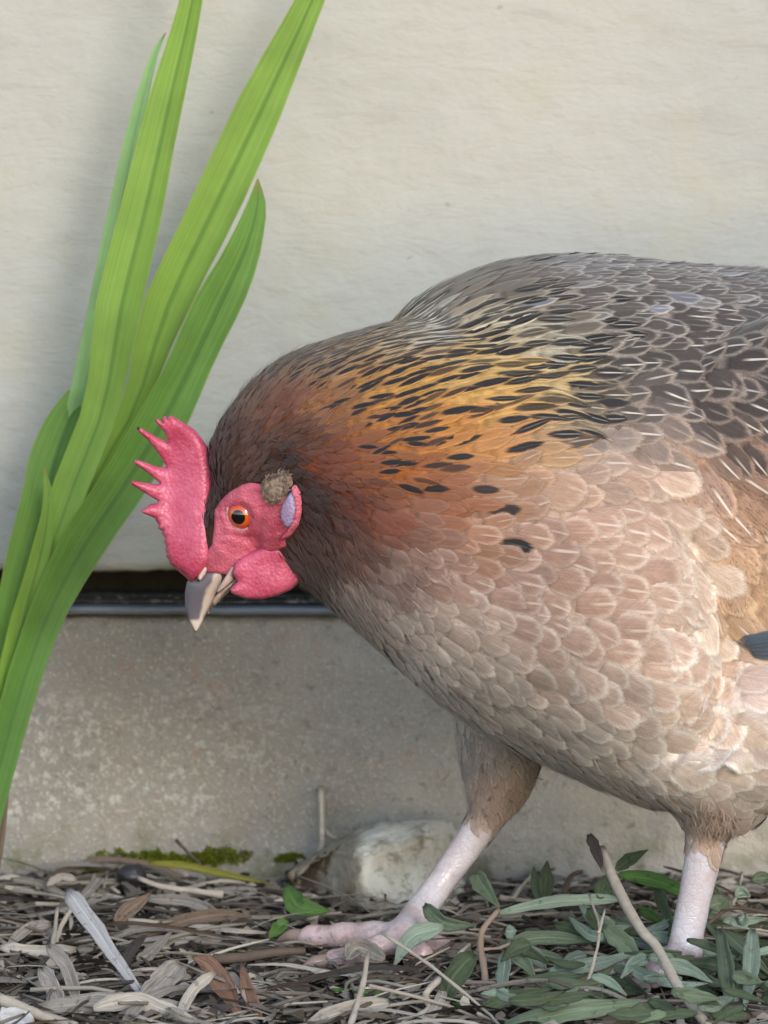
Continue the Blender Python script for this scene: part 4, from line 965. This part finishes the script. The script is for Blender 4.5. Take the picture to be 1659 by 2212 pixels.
def near_words(x, y): return min(ANCH, key=lambda a_: (a_[0][0]-x)**2 + (2*(a_[0][1]-y))**2)[1]
rng = random.Random(5)
for i in range(96):
    x, y = rng.uniform(480, 1700), rng.uniform(520, 940); a = rng.uniform(-.6, .6) + (math.pi if rng.random() < .4 else 0); ln = rng.uniform(120, 260)
    h0 = rng.uniform(.003, .019)
    gl([(x, y), (x+ln*.5*math.cos(a), y+ln*.25*math.sin(a)), (x+ln*math.cos(a), y+ln*.9*math.sin(a)+rng.uniform(-40, 20))], (h0, h0+rng.uniform(-.001, .004)), rng.uniform(26, 56), *(lambda k_: ((MG, MG2, MG3)[k_], ('green', 'dull green', 'pale green')[k_] + (' long' if ln > 190 else ' short') + ' fallen leaf ' + near_words(*L7(x, y))))(rng.choice([0, 1, 1, 2])), rng.uniform(-25, 25), rng.uniform(.1, .3), group='leaves in the sprig pile')

def twig(name, pts, hs, r, mat, label, conv, cat='twig', taper=.7, group=None):
    P3 = anchored([conv(x, y) for x, y in pts], hs)
    k = len(P3); rr = [r*.5*S*(1-(1-taper)*i/(k-1))*random.uniform(.9, 1.12) for i in range(k)]
    vv, ff = tube(P3, rr, n=8, sub=4)
    vv = [v_ + Vector((noise.noise(v_*400), noise.noise(v_*400+Vector((9, 9, 9))), noise.noise(v_*400+Vector((5, 0, 5)))))*.0004 for v_ in vv]
    return tag(mesh_obj(name, vv, ff, mat), label, cat, group)
twig('stick', [(940, 215), (1000, 365), (1105, 560), (1180, 640), (1250, 780), (1330, 890), (1410, 1000)], (.046, .006), 21, M_TWIG, 'thick pale stick leaning up out of the green leaves', L7, taper=1.0)
twig('twig', [(-10, 575), (200, 720), (410, 890), (500, 975)], (.016, .004), 8, M_TWIG, 'thin pale twig crossing in front of the raised foot', L7)
tw = twig('twig', [(840, 950), (900, 720), (930, 560), (885, 410)], (.003, .042), 10, M_TWIG, 'bare fork twig standing among the green leaves', L7, taper=.5)
adopt_f = twig('twig_fork', [(928, 580), (940, 530), (952, 475)], (.026, .036), 7, M_TWIG, None, L7); adopt_f.pop('category', None); adopt(adopt_f, tw)
twig('root_piece', [(235, 780), (180, 845), (195, 905), (130, 945), (50, 985)], (.008, .003), 17, M_TWIG, 'pale crooked root piece beside the broad dark leaf', L7)
tw = twig('sprig_stem', [(445, 870), (430, 720), (418, 640), (430, 560), (495, 478)], (.004, .020), 15, M_STEM, 'pinkish cut stem at the centre of the sprig', L7, cat='stem', taper=.8)
twig('sprig_stem', [(400, 652), (480, 645), (560, 620)], (.014, .016), 9, M_STEM, 'short brownish side stem of the central sprig', L7, cat='stem')
twig('sprig_stem', [(1265, 590), (1400, 535), (1500, 470), (1680, 495)], (.014, .020), 11, M_TWIGD, 'thin brown sprig stem passing behind the upright leaf pair', L7, cat='stem')
twig('twig', [(1500, 465), (1530, 390), (1545, 318)], (.020, .036), 8, M_TWIG, 'thin dry twig rising above the brown sprig stem', L7)
twig('twig', [(1440, 555), (1560, 560), (1690, 575)], (.018, .018), 6, M_TWIG, 'hair-thin dry stalk behind the upright leaf pair', L7)
twig('twig', [(560, 430), (600, 370), (645, 320)], (.016, .028), 10, M_TWIG, 'short pale stalk leaning left of the dark twin leaves', L7)
twig('twig', [(500, 425), (560, 432), (650, 440)], (.012, .012), 12, M_TWIG, 'pale stalk lying at the wall base by the curled leaf', L7)
twig('twig', [(770, 430), (790, 370), (812, 330), (858, 312)], (.014, .030), 14, M_TWIGD, 'hooked brown stalk at the wall base', L7)
hero('dry_leaf', [(886, 152), (915, 220), (945, 312)], (.058, .044), 36, D_DARK, 'black withered leaf at the tip of the thick stick', 'leaf', L7, .3)
twig('twig', [(900, 985), (1250, 935), (1480, 950), (1690, 915)], (.004, .006), 22, M_TWIGD, 'dark brown branch lying along the litter front', L7)
twig('twig', [(690, 440), (560, 470), (470, 490)], (.012, .014), 5, M_TWIGD, 'fine dark stalk under the long pale green leaf', L7)
# dry pieces on the left
def dl(pts, hs, W, mat, label, roll=0, fold=.2, prof=stripp, name='dry_leaf', cat='leaf'): return hero(name, pts, hs, W, mat, label, cat, L6, fold, prof, roll)
dl([(612, 842), (500, 690), (420, 570), (345, 465), (296, 396)], (.006, .062), 62, D_WHITE, 'white papery blade standing up out of the litter', 0, .12, prof=lambda s: .30+.70*math.sin(math.pi*min(1, s*.62+.02)) if s < .86 else max(.1, .95*math.sqrt(max(0, 1-((s-.86)/.145)**2))))
dl([(1035, 930), (960, 800), (900, 715), (828, 678)], (.004, .022), 76, D_RUST, 'rust brown curled leaf rising from the litter', 0, .25, lance)
dl([(1122, 945), (1070, 840), (1045, 705)], (.004, .024), 48, D_RUST, 'narrow pointed brown leaf standing beside the rust leaf', 10, .4, lance)
dl([(760, 970), (830, 830), (925, 750)], (.004, .018), 36, D_PALE, 'pale bent strip arching left of the rust leaf')
dl([(618, 865), (700, 790), (782, 708)], (.006, .016), 78, D_GREY, 'broad grey brown strip leaning right of the white blade', 0, .3)
dl([(405, 905), (500, 880), (600, 868), (700, 905), (850, 965)], (.008, .006), 56, D_PALE, 'cream papery leaf scrap at the foot of the white blade', 0, .1)
dl([(150, 905), (450, 880), (700, 905), (930, 950)], (.004, .005), 70, D_GREY, 'long flat grey strap lying below the white blade', 0, .1)
dl([(640, 275), (800, 288), (1000, 330), (1180, 368)], (.018, .010), 26, D_YEL, 'yellow and green grass blade lying at the wall base', 0, .2, lance)
twig('twig', [(602, 342), (700, 378), (860, 400), (965, 412)], (.012, .010), 12, M_TWIG, 'pale stalk with a knobbed end lying by the moss', L6, taper=1.4)
twig('twig', [(765, 180), (810, 230), (870, 285)], (.028, .012), 10, M_TWIGD, 'short dark stick leaning on the mossy wall base', L6)
dl([(560, 600), (800, 525), (960, 498), (1085, 508)], (.006, .008), 48, D_BRN, 'long brown leaf lying level behind the white blade', 0, .25, lance)
dl([(635, 432), (800, 440), (955, 498)], (.010, .008), 36, D_GREY, 'grey green withered strap bowed behind the long brown leaf', 0, .3)
dl([(500, 530), (560, 480), (655, 405)], (.008, .018), 56, D_BRN, 'brown curled leaf tip right of the white blade', 0, .35, lance)
twig('twig', [(225, 650), (240, 560), (250, 470)], (.006, .022), 12, M_TWIG, 'short pale stalk upright left of the white blade', L6)
twig('twig', [(240, 620), (270, 540), (310, 470)], (.006, .020), 12, M_TWIG, 'short slanting stalk touching the white blade', L6)
dl([(40, 625), (130, 555), (225, 540)], (.006, .012), 34, D_GREY, 'grey strap arched over the litter left of the stalks', 0, .3)
twig('stick', [(920, 690), (1050, 684), (1180, 664), (1320, 655)], (.008, .008), 25, M_TWIGD, 'thick grey stick lying left of the raised foot', L6)
dl([(0, 640), (150, 655), (330, 650)], (.006, .007), 40, D_PALE, 'bleached flat strap lying left of the white blade', 0, .15)
dl([(520, 640), (720, 620), (960, 625)], (.004, .006), 46, D_PALE, 'bleached flat strap lying right of the white blade', 0, .15)
twig('twig', [(1510, 985), (1560, 830), (1592, 660)], (.004, .026), 15, M_TWIG, 'brown stalk standing below the toes of the raised foot', L6, taper=.5)
dl([(1500, 690), (1550, 640), (1660, 690)], (.010, .012), 60, D_GREY, 'folded grey leaf under the toes of the raised foot', 0, .4)
dl([(1100, 880), (1220, 830), (1340, 815)], (.004, .005), 46, D_DARK, 'black rotted leaf lying below the thick grey stick', 0, .3)
dl([(180, 730), (230, 820), (260, 890)], (.010, .004), 52, D_GREY, 'grey folded strap hanging in the left litter hollow', 0, .4)
dl([(210, 630), (290, 730), (335, 880)], (.014, .004), 44, D_GREY, 'bent grey strap crossing over the litter hollow', 0, .4)
twig('stick', [(-10, 860), (120, 915), (330, 985)], (.008, .004), 26, M_TWIG, 'pale pinkish stick at the litter front', L6, taper=.8)
dl([(740, 820), (900, 818), (1180, 822)], (.004, .005), 50, D_PALE, 'bleached broad strap lying behind the arching strip', 0, .15)
dl([(1330, 975), (1500, 910), (1680, 880)], (.004, .006), 60, D_PALE, 'cream leaf strip lying below the standing brown stalk', 0, .2)
dl([(1430, 822), (1540, 832), (1700, 842)], (.006, .007), 16, MG4, 'thin bright green grass blade lying in dry litter', 0, .2, lance, 'grass_blade', 'grass')
dl([(590, 690), (650, 665), (745, 568)], (.006, .016), 40, D_GREY, 'grey pointed leaf curling above the broad grey strip', 0, .4, lance)
dl([(0, 960), (60, 950), (140, 985)], (.006, .004), 80, D_WHITE, 'white leaf scrap under the pale pinkish stick')
dl([(45, 345), (160, 362), (280, 412)], (.012, .010), 24, D_GREY, 'thin grey strap along the wall base by the plant', 0, .2)
dl([(205, 372), (265, 335), (330, 350)], (.014, .014), 26, D_GREY, 'arched grey strap by the mossy wall base', 0, .2)
dl([(350, 430), (400, 380), (430, 335)], (.010, .022), 44, D_GREY, 'flat ended grey strap leaning left of the dark pebble', 0, .2, lambda s: .6+.4*s)
# green leaf by the stone
dl([(1238, 365), (1262, 425), (1310, 470), (1425, 482)], (.022, .010), 78, MG4, 'fresh green weed leaf beside the limestone lump', 0, .2, lambda s: max(.05, math.sin(math.pi*(.1+.9*s)**1.3)), 'weed_leaf')
dl([(1240, 520), (1200, 560), (1160, 600)], (.010, .004), 50, MG4, 'dull green weed leaf lying under the toe tips', 0, .2, lance, 'weed_leaf')
# dry leaf seen edge-on against the wall, with its little fork
pA, pB, pC, pD = pix(698, 1699, .176), pix(700, 1760, .173), pix(701, 1822, .170), pix(729, 1812, .168)
o_ = blade('dry_leaf', [pC, pB, pA], .011, D_PALE, None, n=8, fold=.1, nrm=Vector((1, .12, 0)).normalized(), prof=lambda s: .5+.5*s)
m = o_.modifiers.new('thickness', 'SOLIDIFY'); m.thickness = .0016; tag(o_, 'dry leaf strip standing edge-on against the wall base', 'leaf')
vv, ff = tube([pix(700, 1790, .171), pix(712, 1803, .169), pD], [.0009, .0008, .0004], n=6, sub=3); k = mesh_obj('leaf_fork', vv, ff, M_TWIG, o_)
vv, ff = tube([pix(700, 1800, .171), pix(690, 1850, .162), pix(670, 1905, .150)], [.0012, .0013, .0011], n=6, sub=3); k = mesh_obj('stalk', vv, ff, M_TWIG, o_)
# pebble
bm = bmesh.new(); bmesh.ops.create_icosphere(bm, subdivisions=3, radius=1)
for v_ in bm.verts: v_.co = v_.co*(1+.12*fbm(v_.co*1.5, 4)*1.8); v_.co.x *= .0058; v_.co.y *= .0052; v_.co.z *= .0044
me = bpy.data.meshes.new('pebble'); bm.to_mesh(me); bm.free(); me.polygons.foreach_set('use_smooth', [True]*len(me.polygons))
T = NT('dark_pebble', .35, .5); T.color(T.mix(T.noise(200, 3, .6, T.obj()), lin((38, 36, 40)), lin((60, 54, 54)))); me.materials.append(T.m)
o_ = bpy.data.objects.new('pebble', me); col.objects.link(o_); p = pixz(*L6(575, 330), .006); o_.location = p; tag(o_, 'small round black pebble below the moss at the wall base', 'pebble')
# moss clumps
T = NT('moss', .9, .1); T.color(T.mix(T.noise(400, 3, .6, T.obj()), lin((158, 164, 54)), lin((112, 124, 44)))); M_MOSS = T.m
for i, (x, y, wd) in enumerate([(495, 250, 55), (650, 255, 60), (700, 262, 50), (960, 240, 60), (870, 255, 45), (540, 300, 70), (400, 320, 60), (1250, 250, 30), (320, 330, 55)]):
    V = []; F = []; rr = random.Random(i); c0 = pix(*L6(x, y), WALL_Y-.004); ww = wd*.62*S
    for k in range(520):
        aa = rr.uniform(0, 6.28); rad = math.sqrt(rr.random()); px = math.cos(aa)*rad*ww*1.9; pz = math.sin(aa)*rad*ww*.5 - .0012 + .0025*noise.noise(Vector((px*300, i, 0)))
        p0 = c0 + Vector((px, .004, pz)); d = Vector((rr.gauss(0, .5)+px*10, -1, rr.gauss(.5, .4))).normalized(); ln = rr.uniform(.0015, .004)*(1.1-rad*.6)
        b = d.cross(Vector((rr.random(), .2, rr.random()))).normalized()*.00028
        k0 = len(V); V += [p0-b, p0+b, p0+d*ln*.6+b*1.4, p0+d*ln*.6-b*1.4, p0+d*ln]; F += [(k0, k0+1, k0+2, k0+3), (k0+3, k0+2, k0+4)]
    tag(mesh_obj('moss_clump', V, F, M_MOSS), ['moss clump rising above and left of the black pebble', 'moss clump just above the yellow grass blade root', 'moss clump behind the yellow grass blade', 'moss clump behind the short dark leaning stick', 'moss clump between dark stick and yellow grass blade', 'dull moss clump touching the black pebble', 'dull moss clump above the flat ended grey strap', 'tiny moss tuft beside the darker side of the limestone', 'dull moss clump above the arched grey strap'][i], 'moss', 'moss clumps along the wall base')

# loose dry straps, each one an object
protos = []
for kind, (mt, lab) in enumerate([(D_GREY, 'grey dry leaf strap lying loose in the litter'), (D_PALE, 'bleached dry leaf strap lying loose in the litter'), (D_BRN, 'brown dry leaf strap lying loose in the litter'), (D_DARK, 'dark rotted leaf strap lying loose in the litter')]):
    for j in range(5):
        rr = random.Random(kind*10+j); ln = rr.uniform(.026, .062); cv = rr.uniform(-.25, .25); hb = rr.uniform(.0, .08)
        pts = [Vector((-ln/2, 0, 0)), Vector((-ln*.18, cv*ln*.5, hb*ln)), Vector((ln*.2, cv*ln*.6, hb*ln*rr.uniform(.3, 1.2))), Vector((ln/2, 0, 0))]
        ob = blade('dry_strap', pts, rr.uniform(.0011, .0046), mt, None, n=8, fold=rr.uniform(-.18, .18), nrm=Vector((0, rr.uniform(-.5, .5), 1)).normalized(), prof=rr.choice([stripp, lance]), cols=4)
        me = ob.data; bpy.data.objects.remove(ob); protos.append((kind, me, ('long ' if ln > .044 else 'short ') + ('arched ' if hb > .045 else 'flat ') + ['grey', 'bleached', 'brown', 'blackish'][kind] + ' dry strap '))
rr = random.Random(99); n_ = 0
while n_ < 295:
    x, y = rr.uniform(-.19, .19), -.30 + .475*rr.random()**.85
    dx, dyy = proj(Vector((x, y, .005)))
    if not (-60 < dx < 1720 and dyy < 2290): continue
    if dx > 1000 and rr.random() < .5: continue
    if 640 < dx < 1010 and y > .08: continue
    kind, me, lab = rr.choices(protos, weights=[3 if p_[0] == 0 else 2.8 if p_[0] == 1 else 1.2 if p_[0] == 2 else 1.5 for p_ in protos])[0]
    ob = bpy.data.objects.new('dry_strap', me); col.objects.link(ob)
    ob.location = (x, y, ground_z(x, y) + rr.uniform(.0005, .0085)*(1-.85*smoothstep(.08, .17, y))); ob.rotation_euler = (rr.gauss(0, .35), rr.gauss(0, .14), rr.choice([0, math.pi]) + rr.gauss(0, .75)); s = rr.uniform(.75, 1.25); ob.scale = (s, s*rr.uniform(.7, 1.2), s)
    tag(ob, lab + near_words(dx, dyy), 'leaf', ['grey', 'bleached', 'brown', 'dark'][kind] + ' straps in the leaf litter'); n_ += 1
# crumbs of litter too many to count
V = []; F = []; U = []
for i in range(15000):
    x, y = rr.uniform(-.24, .24), rr.uniform(-.36, WALL_Y-.002)
    ln = rr.uniform(.002, .011)*(1 if rr.random() < .8 else 1.8); wd = rr.uniform(.0004, .0019); a = rr.uniform(0, 6.28); z = ground_z(x, y) + rr.uniform(-.001, .0065)*(1-.7*smoothstep(.08, .17, y))
    d = Vector((math.cos(a), math.sin(a), rr.gauss(0, .22))); b = Vector((-math.sin(a), math.cos(a), rr.gauss(0, .5))); c0 = Vector((x, y, z)); up = Vector((0, 0, rr.uniform(0, .2)*ln))
    k0 = len(V); V += [c0-d*ln/2-b*wd*.4, c0-d*ln/2+b*wd*.4, c0-b*wd+up, c0+b*wd+up, c0+d*ln/2-b*wd*.3, c0+d*ln/2+b*wd*.3]; F += [(k0, k0+2, k0+3, k0+1), (k0+2, k0+4, k0+5, k0+3)]; U += [(rr.random()*3, rr.random()*60, 0)]*6
for i in range(900):   # fine sticks
    x, y = rr.uniform(-.22, .22), rr.uniform(-.34, WALL_Y-.01); a = rr.gauss(0, .9); ln = rr.uniform(.012, .05); rad_ = rr.uniform(.0003, .0009)
    z = ground_z(x, y) + rr.uniform(.001, .008)*(1-.8*smoothstep(.08, .17, y)); d = Vector((math.cos(a), math.sin(a), rr.gauss(0, .15))); m_ = Vector((rr.gauss(0, .002), rr.gauss(0, .002), rr.uniform(0, .002)))
    vv, ff = tube([Vector((x, y, z)) - d*ln/2, Vector((x, y, z)) + m_, Vector((x, y, z)) + d*ln/2], [rad_, rad_*.9, rad_*.6], n=5, sub=2)
    k0 = len(V); V += vv; F += [tuple(q+k0 for q in f) for f in ff]; U += [(rr.random()*3, rr.random()*60, 0)]*len(vv)
T = NT('litter_crumbs', .85, .15); r_ = T.n('SeparateXYZ', Vector=T.at('fuv').outputs['Vector']).outputs[1]
c = T.mix(T.ramp(T.noise(3.1, 1, .5, T.at('fuv').outputs['Vector']), .38, .78), lin((72, 64, 58)), lin((196, 184, 166)))
T.color(c)
o_ = mesh_obj('leaf_litter', V, F, T.m); attr(o_.data, 'fuv', 'FLOAT_VECTOR', U); tag(o_, 'fine broken leaf litter covering the soil', 'leaf litter', kind='stuff')
print('tris', sum(sum(len(p.vertices)-2 for p in m.polygons) for m in bpy.data.meshes))
